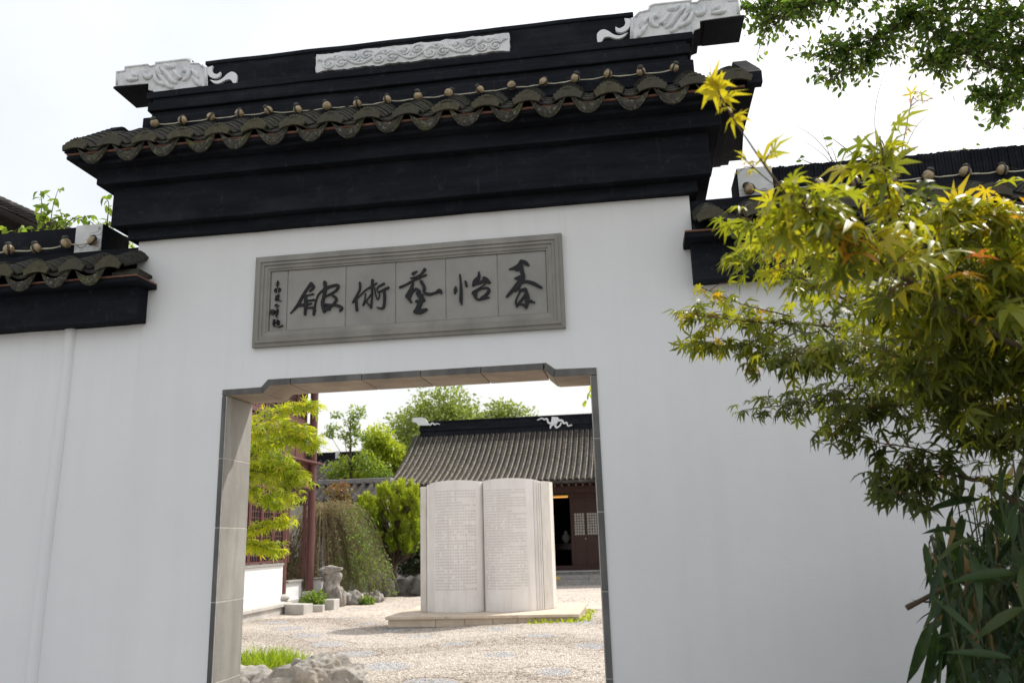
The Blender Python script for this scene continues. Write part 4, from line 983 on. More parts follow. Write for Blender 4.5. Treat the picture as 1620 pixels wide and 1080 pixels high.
# roof: gable facing the wall, slopes falling right and left
prof_r = [(-8.1, 6.45), (-10.5, 7.45), (-13.2, 8.85), (-15.8, 10.35), (-18.4, 8.85), (-21.1, 7.45), (-23.5, 6.45), (-23.5, 6.3), (-15.8, 10.1), (-8.1, 6.3)]
pr_roof = MB().prism_y([(x, z) for x, z in prof_r][::-1], 8.9, 17.0).build('roof', M['hall_tile'], pav)
row_s = tile_row('cap_tile_row', 8.6, .17, .07, M['hall_tile'], step=.16)
for i in range(28):
    y = 9.0+i*.29; inst('cap_tile_row', row_s, pr_roof, (-8.15, y, 6.46), None, None, Matrix.Translation((-8.15, y, 6.44))@Matrix.Rotation(PI/2, 4, 'Z')@Matrix.Rotation(R_(26.6), 4, 'X'))

# ================================================================== covered corridor roof and far building beyond
cor = thing('corridor', 'low tiled corridor roof meeting the hall behind the pine', 'corridor', (-9.8, 22.5, 0))
far_roof(cor, -12.8, -8.2, 21.6, 2.95, 23.1, 3.62, .3, .03, M['hall_tile'], None, .15)
MB().prism_x([(23.1, 3.62), (24.6, 2.95), (24.6, 2.85), (23.1, 3.5)], -12.8, -8.2).build('rear_roof', M['hall_tile'], cor)
MB().box(-12.8, -8.4, 22.9, 23.3, 3.58, 3.76).build('ridge', M['grey_stone'], cor, bevel=.02)
MB().box(-12.7, -8.4, 22.5, 22.7, 0, 3.1).build('wall', M['white_wall'], cor)
fb = thing('far_building', 'distant low building with black ridge seen between the trees', 'building', (-14.5, 29, 0))
far_roof(fb, -19.5, -11.0, 25.6, 3.9, 28, 4.95, .27, .06, M['hall_tile'], None, .2)
MB().prism_x([(28, 4.95), (30.4, 3.9), (30.4, 3.8), (28, 4.85)], -19.5, -11.0).build('rear_roof', M['hall_tile'], fb)
MB().box(-19.5, -11.0, 27.85, 28.15, 4.9, 5.28).build('ridge', M['black'], fb, bevel=.02)
MB().box(-12.25, -12.08, 27.82, 27.86, 5.0, 5.3).build('ridge_ornament', M['stucco_flat'], fb)
MB().box(-19.2, -11.2, 26.2, 29.8, 0, 3.95).build('wall', M['white_wall'], fb)

# ================================================================== rocks
def rock(name, label, c_, size, seed, mat=None, sub=4, rough=.45, parent=None, group=None):
    bm = bmesh.new(); bmesh.ops.create_icosphere(bm, subdivisions=sub, radius=1.0)
    off = Vector((seed*3.7, seed*1.3, seed*2.1))
    for v in bm.verts:
        p = v.co.copy(); n1 = mnoise.fractal(p*1.1+off, 1.0, 2.0, 4); n2 = abs(mnoise.noise(p*2.3+off)); n3 = mnoise.fractal(p*5+off, .9, 2.1, 4)
        rg = 1-abs(mnoise.noise(Vector((p.x*2.0, p.y*2.0, p.z*5.0))+off*1.7))*2
        d = 1+rough*n1-.5*rough*n2+.07*n3+.07*rg*rg*(1 if rg > 0 else 0)-.05*abs(mnoise.noise(p*9+off))
        q = p*d
        v.co = Vector((c_[0]+q.x*size[0], c_[1]+q.y*size[1], c_[2]+q.z*size[2]))
    me = bpy.data.meshes.new(name); bm.to_mesh(me); bm.free(); me.materials.append(mat or M['rock'])
    me.polygons.foreach_set('use_smooth', [True]*len(me.polygons))
    o = bpy.data.objects.new(name, me); put(o, parent)
    if label: tag(o, label, 'rock', group)
    return o
rock('garden_rock', 'large creased grey rock just inside the doorway', (-3.66, 4.3, .0), (.56, .40, .40), 3.1, sub=6, rough=.3)
rock('garden_rock', 'small pale rock beside the grass by the left jamb', (-4.55, 4.35, .08), (.33, .3, .22), 5.2)
rock('garden_rock', 'low grey rock between the grass and the large creased rock', (-4.12, 4.25, .03), (.3, .25, .22), 8.4)
th = thing('standing_stone', 'pale pitted standing stone by the pavilion column', 'rock', (-8.0, 16.4, 0))
rock('stone_body', None, (-8.02, 16.45, .50), (.26, .24, .42), 2.2, rough=.55, parent=th)
rock('stone_cap', None, (-8.05, 16.40, .93), (.28, .2, .10), 6.3, parent=th)
rock('stone_foot', None, (-7.78, 16.35, .22), (.17, .2, .3), 7.7, parent=th)
for i, (x, y, s) in enumerate(((-7.62, 16.95, .26), (-7.2, 17.6, .2))):
    rock('garden_rock', ('brown pitted rock next to the standing stone', 'round rock half under the trailing vine', 'tall rock at the right foot of the vine')[i], (x, y, .12), (s*1.1, s, s*.9), 11+i*1.7, rough=.45)
for i, x in enumerate((-7.75, -7.1, -6.45, -5.8, -5.1)):
    rock('rockery_stone', ('leftmost', 'second from left', 'middle', 'second from right', 'rightmost')[i]+' dark stone of the low rockery under the pine', (x, 20.0+.15*(i % 2), .16), (.48, .4, .46), 20+i*2.3, M['rubble'], 3, group='low rockery under the pine')

# ================================================================== foliage tools
def nrm(a): return a/(np.linalg.norm(a, axis=-1, keepdims=True)+1e-9)
def tpl_oval(w=.5, fold=.08, droop=.12):
    v = [(0, 0, 0), (-w*.42, .3, fold), (w*.42, .3, fold), (-w*.4, .65, fold-droop*.4), (w*.4, .65, fold-droop*.4), (0, 1, -droop), (0, .45, 0)]
    f = [(0, 6, 1), (1, 6, 3), (3, 6, 5), (0, 2, 6), (2, 4, 6), (4, 5, 6)]
    return np.array(v, float), np.array(f)
def tpl_lance(w=.16, droop=.35):
    v = []; f = []
    for i, (t, ww) in enumerate(((0, .12), (.18, .8), (.45, 1), (.75, .62))):
        v += [(-w*ww, t, -droop*t*t+.03*ww), (0, t, -droop*t*t), (w*ww, t, -droop*t*t+.03*ww)]
    v.append((0, 1.0, -droop))
    for i in range(3):
        a = i*3
        f += [(a, a+1, a+4), (a, a+4, a+3), (a+1, a+2, a+5), (a+1, a+5, a+4)]
    f += [(9, 10, 12), (10, 11, 12)]
    return np.array(v, float), np.array(f)
def tpl_maple(seed=0, lobes=7, slim=.5):
    r = np.random.default_rng(seed); v = [(0, 0, 0)]; f = []
    angs = np.linspace(-128, 128, lobes); lens = np.array([.42, .72, .93, 1.0, .93, .72, .42]) if lobes == 7 else np.array([.6, .9, 1, .9, .6])
    lens = lens*r.uniform(.9, 1.08, lobes); angs = angs+r.uniform(-6, 6, lobes)
    curl = r.uniform(.15, .7); n0 = None
    sinus = []
    for i in range(lobes+1):
        if i == 0: a = angs[0]-20
        elif i == lobes: a = angs[-1]+20
        else: a = (angs[i-1]+angs[i])/2
        rr = (.2 if slim > .45 else .15) if 0 < i < lobes else .08; a = math.radians(a); sinus.append(len(v)); v.append((rr*math.sin(a), rr*math.cos(a), .01))
    for i in range(lobes):
        a = math.radians(angs[i]); d = np.array([math.sin(a), math.cos(a)]); p = np.array([d[1], -d[0]]); L = lens[i]
        w = .125*slim/.5*L
        base = len(v)
        for t, ww, in ((.52, 1.0),):
            for s in (-1, 1):
                q = d*L*t+p*s*w*ww; v.append((q[0], q[1], -curl*(L*t)**2*.5+.035))
        q = d*L*.5; v.append((q[0], q[1], -curl*(L*.5)**2*.5-.005))
        q = d*L; v.append((q[0], q[1], -curl*L*L+r.uniform(-.08, .04)))
        s0, s1 = sinus[i], sinus[i+1]; l, rgt, m, tip = base, base+1, base+2, base+3
        f += [(0, s0, m), (s0, l, m), (l, tip, m), (0, m, s1), (m, rgt, s1), (m, tip, rgt)]
    return np.array(v, float), np.array(f)
def place_leaves(tpl, P, D, N, S):
    """copies of a template: P base, D pointing direction, N blade normal, S length"""
    V, F = tpl; D = nrm(D); X = nrm(np.cross(D, N)); Z = np.cross(X, D)
    W = P[:, None]+S[:, None, None]*(V[None, :, 0:1]*X[:, None]+V[None, :, 1:2]*D[:, None]+V[None, :, 2:3]*Z[:, None])
    n = len(P); return W.reshape(-1, 3), (F[None]+len(V)*np.arange(n)[:, None, None]).reshape(-1, F.shape[1])
def leaf_object(name, groups, mat, parent):
    """groups: list of (tpl, P, D, N, S, tint)"""
    Vs = []; Fs = []; Ts = []; o = 0
    for tpl, P, D, N, S, T in groups:
        if len(P) == 0: continue
        V, F = place_leaves(tpl, P, D, N, S); Vs.append(V); Fs.append(F+o); Ts.append(np.repeat(T, len(tpl[0]))); o += len(V)
    ob = bpy.data.objects.new(name, bigmesh(name, np.concatenate(Vs), np.concatenate(Fs), np.concatenate(Ts), mat)); put(ob, parent); return ob
def rand_dir(n, up=0.0, flat=1.0):
    d = rng.normal(size=(n, 3)); d[:, 2] *= flat; d = nrm(d); d[:, 2] += up; return nrm(d)
def single_leaves(name, tpls, mat, parent, P, D, N, S, T, bins=5):
    """each leaf an object of its own; meshes shared between alike leaves"""
    cache = {}
    for i in range(len(P)):
        ti = i % len(tpls); tb = int(np.clip(T[i]*bins, 0, bins-1e-3))
        if (ti, tb) not in cache:
            V, F = tpls[ti]; cache[(ti, tb)] = bigmesh(name, V, F, np.full(len(V), (tb+.5)/bins), mat)
        d = nrm(D[i]); x = nrm(np.cross(d, N[i])); z = np.cross(x, d); s = S[i]
        m = Matrix(((x[0]*s, d[0]*s, z[0]*s, P[i][0]), (x[1]*s, d[1]*s, z[1]*s, P[i][1]), (x[2]*s, d[2]*s, z[2]*s, P[i][2]), (0, 0, 0, 1)))
        inst(name, cache[(ti, tb)], parent, mtx=m)
def tree(name, label, base, trunk_pts, radii, clumps, leaf_n, leaf_s, mat, tpl=None, group=None, bark='bark', branch=True, tint=(.3, .9), up=.35, shell=.55, cat='tree', seg=8):
    """trunk through trunk_pts; clumps = (centre, radius xyz); leaves thick on the outside of each clump"""
    t = thing(name, label, cat, base, group)
    mb = MB().tube(trunk_pts, radii, seg)
    mb.build('trunk', M[bark], t, True)
    if branch:
        tips = np.array(trunk_pts); bm_ = MB()
        for c_, r_ in clumps:
            c_ = np.array(c_); j = int(np.argmin(np.linalg.norm(tips-c_, axis=1)+np.where(tips[:, 2] > c_[2], 3, 0)))
            a = tips[j]; mid = (a+c_)/2+rng.normal(size=3)*.08*np.linalg.norm(c_-a); r0 = radii[j]*.45
            bm_.tube([a, mid, c_], [r0, r0*.6, r0*.2], 5, False)
            for q in range(3):
                e = c_+rand_dir(1, .2)[0]*np.array(r_)*.7; bm_.tube([mid*.3+c_*.7, e], [r0*.3, r0*.08], 4, False)
        bm_.build('limb', M[bark], t, True)
    gr = []; vol = np.array([r[0]*r[1]+r[0]*r[2]+r[1]*r[2] for _, r in clumps]); cnt = np.maximum(6, leaf_n*vol/vol.sum()).astype(int)
    tpl = tpl or tpl_oval()
    for (c_, r_), n in zip(clumps, cnt):
        d = rand_dir(n); rad = rng.random(n)**.45; rad = np.where(rng.random(n) < .2, rng.uniform(0, 1, n), .45+.55*rad)
        wob = 1+.28*np.sin(d[:, 0]*5+c_[0]*3)*np.cos(d[:, 2]*4+c_[1])+.15*rng.normal(size=n)
        P = np.array(c_)+d*np.array(r_)*(rad*wob)[:, None]
        D = nrm(d*.8+rng.normal(size=(n, 3))*.7+np.array([0, 0, -.25])); N = nrm(rng.normal(size=(n, 3))*.55+np.array([0, 0, 1.0])*up*2+d*.5)
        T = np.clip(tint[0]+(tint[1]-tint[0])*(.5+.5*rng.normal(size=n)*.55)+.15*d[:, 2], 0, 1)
        gr.append((tpl, P, D, N, leaf_s*rng.uniform(.7, 1.25, n), T))
    leaf_object('crown', gr, M[mat], t); return t
def blobs(cx, cy, cz, rx, ry, rz, n, r, seed, floor=None):
    q = np.random.default_rng(seed); out = []
    for i in range(n):
        d = nrm(q.normal(size=3)); k_ = q.uniform(.35, .95)
        c_ = np.array([cx, cy, cz])+d*np.array([rx, ry, rz])*k_
        if floor is not None: c_[2] = max(c_[2], floor)
        s = r*q.uniform(.7, 1.3); out.append((c_, (s, s, s*.8)))
    return out

# ================================================================== trees behind the courtyard
tree('camphor_tree', 'large round camphor tree rising behind the left end of the hall ridge', (-10.7, 41, 0), [(-10.7, 41, 0), (-10.65, 41, 2.5), (-10.6, 41, 5)], [.35, .3, .2],
     blobs(-10.6, 41, 6.4, 2.9, 2.6, 2.8, 40, 1.3, 1), 42000, .24, 'camphor', group='camphor trees behind the hall')
tree('camphor_tree', 'lower camphor tree to the right of the larger one behind the hall ridge', (-7.9, 42, 0), [(-7.9, 42, 0), (-7.9, 42, 2.5), (-7.8, 42, 5)], [.35, .3, .2],
     blobs(-8.1, 42, 6.35, 2.1, 2.2, 2.55, 30, 1.2, 2), 30000, .24, 'camphor', group='camphor trees behind the hall')
tree('lime_green_tree', 'bright yellow-green tree beside the left end of the hall', (-9.9, 27, 0), [(-9.9, 27, 0), (-9.9, 27, 2), (-9.85, 27, 4.2)], [.13, .1, .05],
     blobs(-9.9, 27, 4.9, .85, .7, 1.2, 22, .48, 3)+blobs(-10.7, 26.6, 3.9, 1.0, .6, .7, 12, .45, 4), 17000, .15, 'lime')
tl = at(550, 700, 24.5)
tw = [(-10.3, 24.5, 0), (-10.35, 24.5, 2.6), (-10.4, 24.5, 4.2), (-10.45, 24.5, 5.6), (-10.42, 24.5, 6.3)]
def ap(x, y, Y): return tuple(float(q) for q in at(x, y, Y))
tree('slender_tree', 'slender open tree with layered tufts left of the hall roof', (-10.3, 24.5, 0), tw, [.09, .075, .05, .03, .012],
     [(ap(565, 652, 24.5), (0.336, 0.28, 0.24)), (ap(558, 668, 24.5), (0.264, 0.24, 0.24)), (ap(562, 682, 24.5), (0.24, 0.24, 0.16)), (ap(533, 656, 24.5), (0.208, 0.2, 0.104)), (ap(527, 676, 24.5), (0.264, 0.24, 0.128)), (ap(521, 686, 24.5), (0.224, 0.24, 0.104)),
      (ap(545, 688, 24.5), (0.288, 0.24, 0.128)), (ap(575, 690, 24.5), (0.264, 0.24, 0.16)), (ap(555, 700, 24.5), (0.24, 0.2, 0.144)), (ap(575, 725, 24.5), (.4, .3, .3)), (ap(548, 735, 24.5), (.5, .4, .3)), (ap(530, 745, 24.3), (.45, .4, .25)), (ap(590, 740, 24.5), (.5, .4, .3))], 2600, .12, 'fresh', tint=(.5, 1))
tree('green_tree', 'dark green tree under the slender tree behind the corridor roof', (-9.7, 25.6, 0), [(-9.7, 25.6, 0), (-9.7, 25.6, 2.5)], [.1, .05],
     blobs(-9.6, 25.6, 3.6, 1.0, .6, .6, 12, .42, 9), 3800, .13, 'fresh', tint=(.2, .9))
tree('far_shrub', 'small distant shrub above the black ridge of the far building', (-16.2, 36, 0), [(-16.2, 36, 0), (-16.2, 36, 4)], [.1, .05], blobs(-16.1, 36, 5.3, 1.0, .8, 1.0, 8, .55, 12), 1800, .18, 'lime')
# dark evergreen mass in the shade behind the corridor wall
tree('evergreen_shrub', 'dark evergreen shrub in the shade behind the pine', (-7.3, 21.6, 0), [(-7.3, 21.4, 0), (-7.3, 21.4, 1)], [.08, .04], blobs(-7.2, 21.4, 1.2, 1.9, .6, .9, 16, .5, 13, .3), 5500, .13, 'hedge', cat='shrub')
tree('red_tipped_shrub', 'olive shrub with reddish tips between the pavilion and the corridor', (-8.9, 19.4, 0), [(-8.9, 19.4, 0), (-8.9, 19.4, 1.8)], [.06, .03], blobs(-9.15, 19.4, 2.75, .42, .4, .75, 8, .28, 14), 1900, .085, 'redbush', cat='shrub', tint=(.1, 1))

# ---- pine with upright candles of needles
pine = thing('pine_tree', 'bright yellow-green pine with upright needle tufts left of the stone book', 'pine', (-7.4, 20, 0))
MB().tube([(-7.35, 20.1, 0), (-7.45, 20.1, .7), (-7.3, 20.0, 1.3), (-7.4, 20.0, 1.9), (-7.3, 20, 2.5)], [.12, .1, .085, .06, .03], 8).build('trunk', M['bark'], pine, True)
tu = []; lm = MB()
spots = [(616, 772), (634, 762), (650, 772), (603, 790), (625, 785), (645, 787), (660, 790), (588, 795), (577, 788), (570, 805), (590, 812), (610, 808), (630, 806), (650, 805), (662, 808), (582, 822), (600, 826), (622, 824), (643, 822), (658, 826), (565, 818), (612, 842), (632, 840), (650, 842), (592, 840), (664, 838), (655, 855), (640, 850), (576, 806), (606, 775), (655, 778), (622, 798), (640, 797), (596, 803), (560, 812), (664, 796), (555, 806), (566, 826), (580, 836), (600, 850), (622, 856), (645, 862), (572, 846), (586, 858), (552, 820)]
for x, y in spots:
    for q in range(3):
        c_ = at(x+rng.uniform(-5, 5), y+11+rng.uniform(-5, 5), 19.7+rng.uniform(-.6, .6)); L = rng.uniform(.28, .5)
        ax = nrm(np.array([rng.normal()*.3, rng.normal()*.3, 1.0])); lm.tube([np.array([-7.4, 20, max(.9, c_[2]-.9)]), c_-np.array([0, 0, .15]), c_+ax*L], [.03, .015, .006], 4, False)
        n = 230; t = rng.random(n); d = rand_dir(n); d = nrm(d-ax*(d@ax)[:, None]); D = nrm(d+ax*rng.uniform(.5, 1.2, n)[:, None])
        tu.append((c_+np.outer(t*L-.12, ax), D, rng.uniform(.12, .2, n), np.clip(.55+.25*rng.normal(size=n)+.3*(t-.4)+.2*(c_[2]-2.2), 0, 1)))
P = np.concatenate([a[0] for a in tu]); D = np.concatenate([a[1] for a in tu]); S = np.concatenate([a[2] for a in tu]); T = np.concatenate([a[3] for a in tu])
ndl = (np.array([(-.07, 0, 0), (.07, 0, 0), (0, 1, 0), (0, .5, .07)], float), np.array([(0, 3, 2), (1, 2, 3)]))
leaf_object('needles', [(ndl, P, D, rng.normal(size=P.shape), S, T)], M['pine'], pine)
lm.build('limb', M['bark'], pine, True)

# ---- trailing vine mound: brown and bare above, green at the right front
M['runner'] = simple('pale_brown_runner', (.16, .12, .075), (.3, .24, .16), 15, .85, .2)
vine = thing('trailing_vine', 'brown and green trailing vine mound cascading over rocks beside the pavilion', 'vine', (-8.2, 18, 0))
MB().tube([(-8.7, 18.2, 0), (-8.7, 18.2, 1.2), (-8.75, 18.1, 2.0)], [.2, .16, .08], 7).build('stem', M['bark'], vine, True)
vg = [[], [], [], []]; vs = MB()
for i in range(620):
    a = rng.uniform(-2.3, 1.15); rt = rng.uniform(.0, .5)
    s = np.array([-8.95+rt*math.cos(a), 18.0+rt*math.sin(a)*.8, 2.15+rng.uniform(-.3, .6)])
    R2 = rng.uniform(.5, 1.9)*(1.0 if math.cos(a) > 0 else .8); e = np.array([s[0]+R2*math.cos(a)*1.0, s[1]+R2*math.sin(a)*.6, max(.12, rng.uniform(.1, .9)+.0)])
    top = (s+e)/2; top[2] = max(s[2], e[2])*.75+.12+rng.uniform(-.1, .45)
    c_ = np.array(curve([s, top, e], 12)); n = 44
    tt = rng.random(n); k_ = tt*(len(c_)-1); j = k_.astype(int); j2 = np.minimum(j+1, len(c_)-1); P = c_[j]+(c_[j2]-c_[j])*(k_-j)[:, None]+rng.normal(size=(n, 3))*.05
    green = np.clip((P[:, 0]+8.25)*1.3+.45-(P[:, 2]-1.0)*.15+.1*np.sin(P[:, 2]*4+P[:, 1]*3), 0, 1)
    T = np.clip(np.where(rng.random(n) < green, rng.uniform(.55, 1, n), rng.uniform(0, .42, n)), 0, 1)
    vg[0].append(P); vg[1].append(nrm(rng.normal(size=(n, 3))+np.array([.2, -.3, -.7]))); vg[2].append(rng.uniform(.045, .1, n)*(.7+.5*green)); vg[3].append(T)
    vs.tube(c_[::2], .0055, 3, False)
vs.build('runner', M['runner'], vine)
P, D, S, T = [np.concatenate(a) for a in vg]
leaf_object('foliage', [(tpl_oval(.32), P, D, rng.normal(size=P.shape)*.6+np.array([0, -.3, .8]), S, T)], M['vine'], vine)
tree('ivy_shrub', 'dark leafy shrub seen between the two pavilion columns', (-10.2, 18.6, 0), [(-10.2, 18.6, 0), (-10.2, 18.6, 1)], [.06, .03], blobs(-10.2, 18.6, 1.1, .9, .5, .8, 12, .4, 17, .3), 3500, .1, 'hedge', cat='shrub')
tree('trough_plant', 'small leafy plant in the stone trough by the pavilion step', (-8.1, 15.2, 0), [(-8.1, 15.2, 0), (-8.1, 15.2, .2)], [.02, .01], [((-8.15, 15.25, .28), (.2, .18, .14)), ((-7.9, 15.2, .2), (.16, .16, .1)), ((-8.0, 15.45, .3), (.16, .15, .14))], 420, .1, 'fresh', cat='plant', branch=False, tint=(0, .8))
tree('foot_fern', 'small green plant at the foot of the standing stone', (-7.35, 16.9, 0), [(-7.35, 16.9, 0), (-7.35, 16.9, .15)], [.02, .01], [((-7.2, 16.9, .08), (.2, .18, .09))], 260, .09, 'fresh', cat='plant', branch=False, tint=(0, .7))

# ---- grass tuft and weeds by the plinth
gr = thing('grass_tuft', 'lush green grass clump behind the rocks by the left jamb', 'grass', (-4.75, 5.2, 0))
n = 2600; a = rng.uniform(0, 2*PI, n); r = np.sqrt(rng.random(n)); P = np.stack([-4.78+.58*r*np.cos(a), 5.25+.5*r*np.sin(a), np.zeros(n)+.02], 1)
D = nrm(np.stack([np.cos(a)*r*.7+rng.normal(size=n)*.25, np.sin(a)*r*.7+rng.normal(size=n)*.25, np.full(n, 1.1)], 1))
leaf_object('blades', [(tpl_lance(.018, .6), P, D, rng.normal(size=(n, 3)), rng.uniform(.16, .38, n)*(1.1-.35*r), np.clip(.5+.25*rng.normal(size=n), 0, 1))], M['grass'], gr)
wd = thing('weed_patch', 'thin weeds growing along the right end of the plinth', 'weeds', (-1.15, 11, .09))
n = 260; P = np.stack([rng.uniform(-2.1, -1.05, n), rng.uniform(10.35, 10.6, n), np.full(n, .08)], 1); m_ = n//2; P[:m_, 0] = rng.uniform(-1.16, -.95, m_); P[:m_, 1] = rng.uniform(10.6, 12.9, m_); P[:, 2] = gz(P[:, 0], P[:, 1])
leaf_object('foliage', [(tpl_oval(.4), P, rand_dir(n, .9), rng.normal(size=(n, 3)), rng.uniform(.04, .11, n), rng.uniform(.2, 1, n))], M['lime'], wd)

# ================================================================== maples
MT = [tpl_maple(i, 7, (.56, .5, .42)[i % 3]) for i in range(7)]+[tpl_maple(40+i, 5, .42) for i in range(2)]; MS = [tpl_maple(20+i, 7, .36) for i in range(4)]
def spray(path, n, spread, size, tint, droop=.35, tpls=None, t0=.12, layer=.5):
    """leaves set on short side twigs along a branch path"""
    c_ = np.array(curve(path, 10)); k_ = (t0+(1-t0)*rng.random(n)**.85)*(len(c_)-1); j = k_.astype(int); j2 = np.minimum(j+1, len(c_)-1)
    q = c_[j]+(c_[j2]-c_[j])*(k_-j)[:, None]; tang = nrm(c_[j2]-c_[np.maximum(j-1, 0)]+1e-6)
    off = rng.normal(size=(n, 3)); off[:, 2] *= layer; taper = 1-.6*k_/len(c_)
    P = q+off*spread*taper[:, None]; out = nrm(P-q+1e-6)
    D = nrm(out*.8+tang*.5+rng.normal(size=(n, 3))*.35+np.array([0, 0, -droop])); N = nrm(np.array([0, 0, 1.0])+rng.normal(size=(n, 3))*.45)
    S = size*rng.uniform(.55, 1.18, n); T = np.clip(rng.normal(tint[0], tint[1], n), 0, 1)
    return q, P, D, N, S, T
def maple_tree(name, label, base, trunk, radii, branches, mat, n_single, twig='twig', bk='twig', tpls=None, dens=1.0):
    t = thing(name, label, 'maple', base); tpls = tpls or MT
    MB().tube(trunk, radii, 8).build('trunk', M[bk], t, True)
    G = []; tm = MB()
    for br in branches:
        path, r0, n, spread, size, tint = br[:6]; n = int(n*dens) if n > 30 else n; r0 = r0*.75; kw = br[6] if len(br) > 6 else {}
        c_ = curve(path, 8); MB().tube(c_, [max(.0016, r0*(1-.88*i/len(c_))) for i in range(len(c_))], 6).build('branch', M[bk], t, True)
        q, P, D, N, S, T = spray([np.array(p) for p in path], n, spread, size, tint, **kw); G.append((P, D, N, S, T))
        for i in range(0, n, 3):
            m = (q[i]+P[i])/2+np.array([0, 0, .01]); tm.tube([q[i], m, P[i]], [.0022, .0016, .0009], 3, False)
    tag(tm.build('twigs', M[twig], t), kind='stuff')
    P, D, N, S, T = [np.concatenate([g[i] for g in G]) for i in range(5)]
    app = S/np.linalg.norm(P-CAM, axis=1)
    # keep only leaves that lie inside the picture when choosing the singly built ones
    rel_ = P-CAM; zc_ = rel_@CF; u_ = (rel_@CR)/zc_*FPX+810; v_ = 540-(rel_@CU)/zc_*FPX
    app = np.where((zc_ > 0) & (u_ > -20) & (u_ < 1640) & (v_ > -20) & (v_ < 1100), app, app*.01)
    order = np.argsort(-app); a = order[:n_single]; b = order[n_single:]
    single_leaves('leaf', tpls, M[mat], t, P[a], D[a], N[a], S[a], T[a], 8)
    gs = []; ii = rng.integers(0, len(tpls), len(b))
    for j in range(len(tpls)):
        s_ = b[ii == j]; gs.append((tpls[j], P[s_], D[s_], N[s_], S[s_], T[s_]))
    tag(leaf_object('foliage', gs, M[mat], t), kind='stuff'); return t
W = lambda *pts: [at(*p) for p in pts]
TB = np.array([1.95, -1.9, 0.0]); FK = np.array([1.72, -1.95, 1.35]); FK2 = np.array([1.66, -2.1, 1.9])
yel, mid, grn, drk = (.64, .15), (.5, .15), (.4, .15), (.31, .14)
fb_ = [
 # (path, radius, leaves, spread, leaf length, tint)
 ([FK2]+W((1560, 520, -2.5), (1430, 440, -2.75), (1330, 375, -2.95), (1245, 310, -3.1)), .014, 120, .10, 0.0792, yel),
 (W((1245, 310, -3.1), (1210, 262, -3.15), (1185, 225, -3.17), (1155, 180, -3.19), (1122, 115, -3.2)), .0045, 11, .016, 0.0600, (.8, .05), dict(t0=.02, layer=.8)),
 (W((1290, 345, -3.0), (1255, 310, -3.0), (1215, 285, -3.0), (1165, 240, -3.0)), .002, 9, .02, 0.0280, (.8, .15)),
 ([FK2]+W((1590, 480, -2.4), (1480, 400, -2.6), (1415, 330, -2.8), (1392, 215, -2.9)), .011, 49, .075, 0.0792, yel, dict(t0=.3)),
 (W((1415, 330, -2.8), (1425, 250, -2.8), (1440, 170, -2.8), (1448, 145, -2.8)), .003, 10, .03, 0.0300, (.85, .1)),
 ([FK2]+W((1610, 470, -2.2), (1560, 400, -2.4), (1520, 350, -2.6), (1490, 335, -2.6)), .010, 96, .12, 0.0768, yel),
 ([FK2]+W((1640, 440, -2.2), (1630, 390, -2.4), (1610, 350, -2.6)), .010, 88, .12, 0.0768, yel),
 ([FK2]+W((1520, 520, -2.2), (1380, 440, -2.5), (1260, 390, -2.7), (1165, 340, -2.8)), .010, 96, .075, 0.0660, yel),
 ([FK2]+W((1500, 560, -2.0), (1350, 480, -2.2), (1250, 430, -2.3), (1180, 380, -2.35)), .009, 120, .10, 0.0660, mid),
 ([FK2]+W((1490, 560, -1.7), (1340, 520, -1.7), (1200, 510, -1.7), (1085, 497, -1.7)), .010, 136, .10, 0.0624, (.5, .15)),
 (W((1240, 515, -1.7), (1180, 545, -1.65), (1120, 545, -1.6), (1095, 540, -1.6)), .004, 48, .06, 0.0600, mid),
 (W((1260, 525, -1.7), (1200, 560, -1.6), (1190, 590, -1.6)), .004, 27, .05, 0.0600, grn),
 (W((1250, 500, -1.9), (1170, 480, -1.9), (1110, 455, -1.9)), .004, 22, .05, 0.0450, yel),
 ([FK2]+W((1530, 580, -1.7), (1420, 560, -1.8), (1310, 560, -1.9), (1240, 570, -1.9)), .010, 142, .14, 0.0660, grn),
 ([FK]+W((1520, 640, -1.5), (1400, 630, -1.5), (1290, 635, -1.5), (1178, 648, -1.5)), .011, 136, .11, 0.0600, drk),
 ([FK]+W((1560, 650, -1.7), (1450, 640, -1.8), (1360, 650, -1.8), (1330, 690, -1.8)), .010, 117, .12, 0.0624, drk),
 ([TB*.2+FK*.8]+W((1600, 790, -1.9), (1530, 755, -1.9), (1470, 715, -1.9), (1390, 700, -1.9)), .016, 37, .09, 0.0624, drk),
 (W((1540, 760, -1.9), (1480, 745, -1.85), (1420, 745, -1.85), (1390, 790, -1.85)), .007, 58, .085, 0.0624, (.2, .1), dict(droop=.8)),
 (W((1500, 745, -1.9), (1460, 760, -1.85), (1440, 800, -1.85)), .005, 27, .06, 0.0660, (.22, .1), dict(droop=.9)),
 ([FK2]+W((1600, 560, -2.0), (1560, 520, -2.2), (1500, 480, -2.4), (1430, 470, -2.5)), .010, 208, .16, 0.0744, mid),
 ([FK2]+W((1620, 560, -2.2), (1600, 480, -2.4), (1560, 430, -2.5)), .010, 208, .16, 0.0696, (.48, .15)),
 ([FK2]+W((1640, 600, -2.1), (1580, 590, -2.2), (1500, 580, -2.3), (1400, 560, -2.4)), .010, 173, .15, 0.0672, grn),
 ([FK]+W((1650, 680, -2.0), (1590, 650, -2.1), (1520, 640, -2.1), (1450, 600, -2.1)), .010, 161, .14, 0.0648, drk),
 ([FK]+W((1680, 720, -1.9), (1640, 690, -1.9), (1580, 690, -1.9), (1540, 700, -1.9)), .009, 74, .10, 0.0648, (.28, .12)),
 ([FK2]+W((1660, 520, -2.2), (1690, 450, -2.3), (1720, 380, -2.3)), .012, 96, .16, 0.0744, mid),
 ([FK2, FK2+np.array([.3, .3, .6]), FK2+np.array([.7, .6, 1.0])], .014, 160, .25, .062, mid),
]
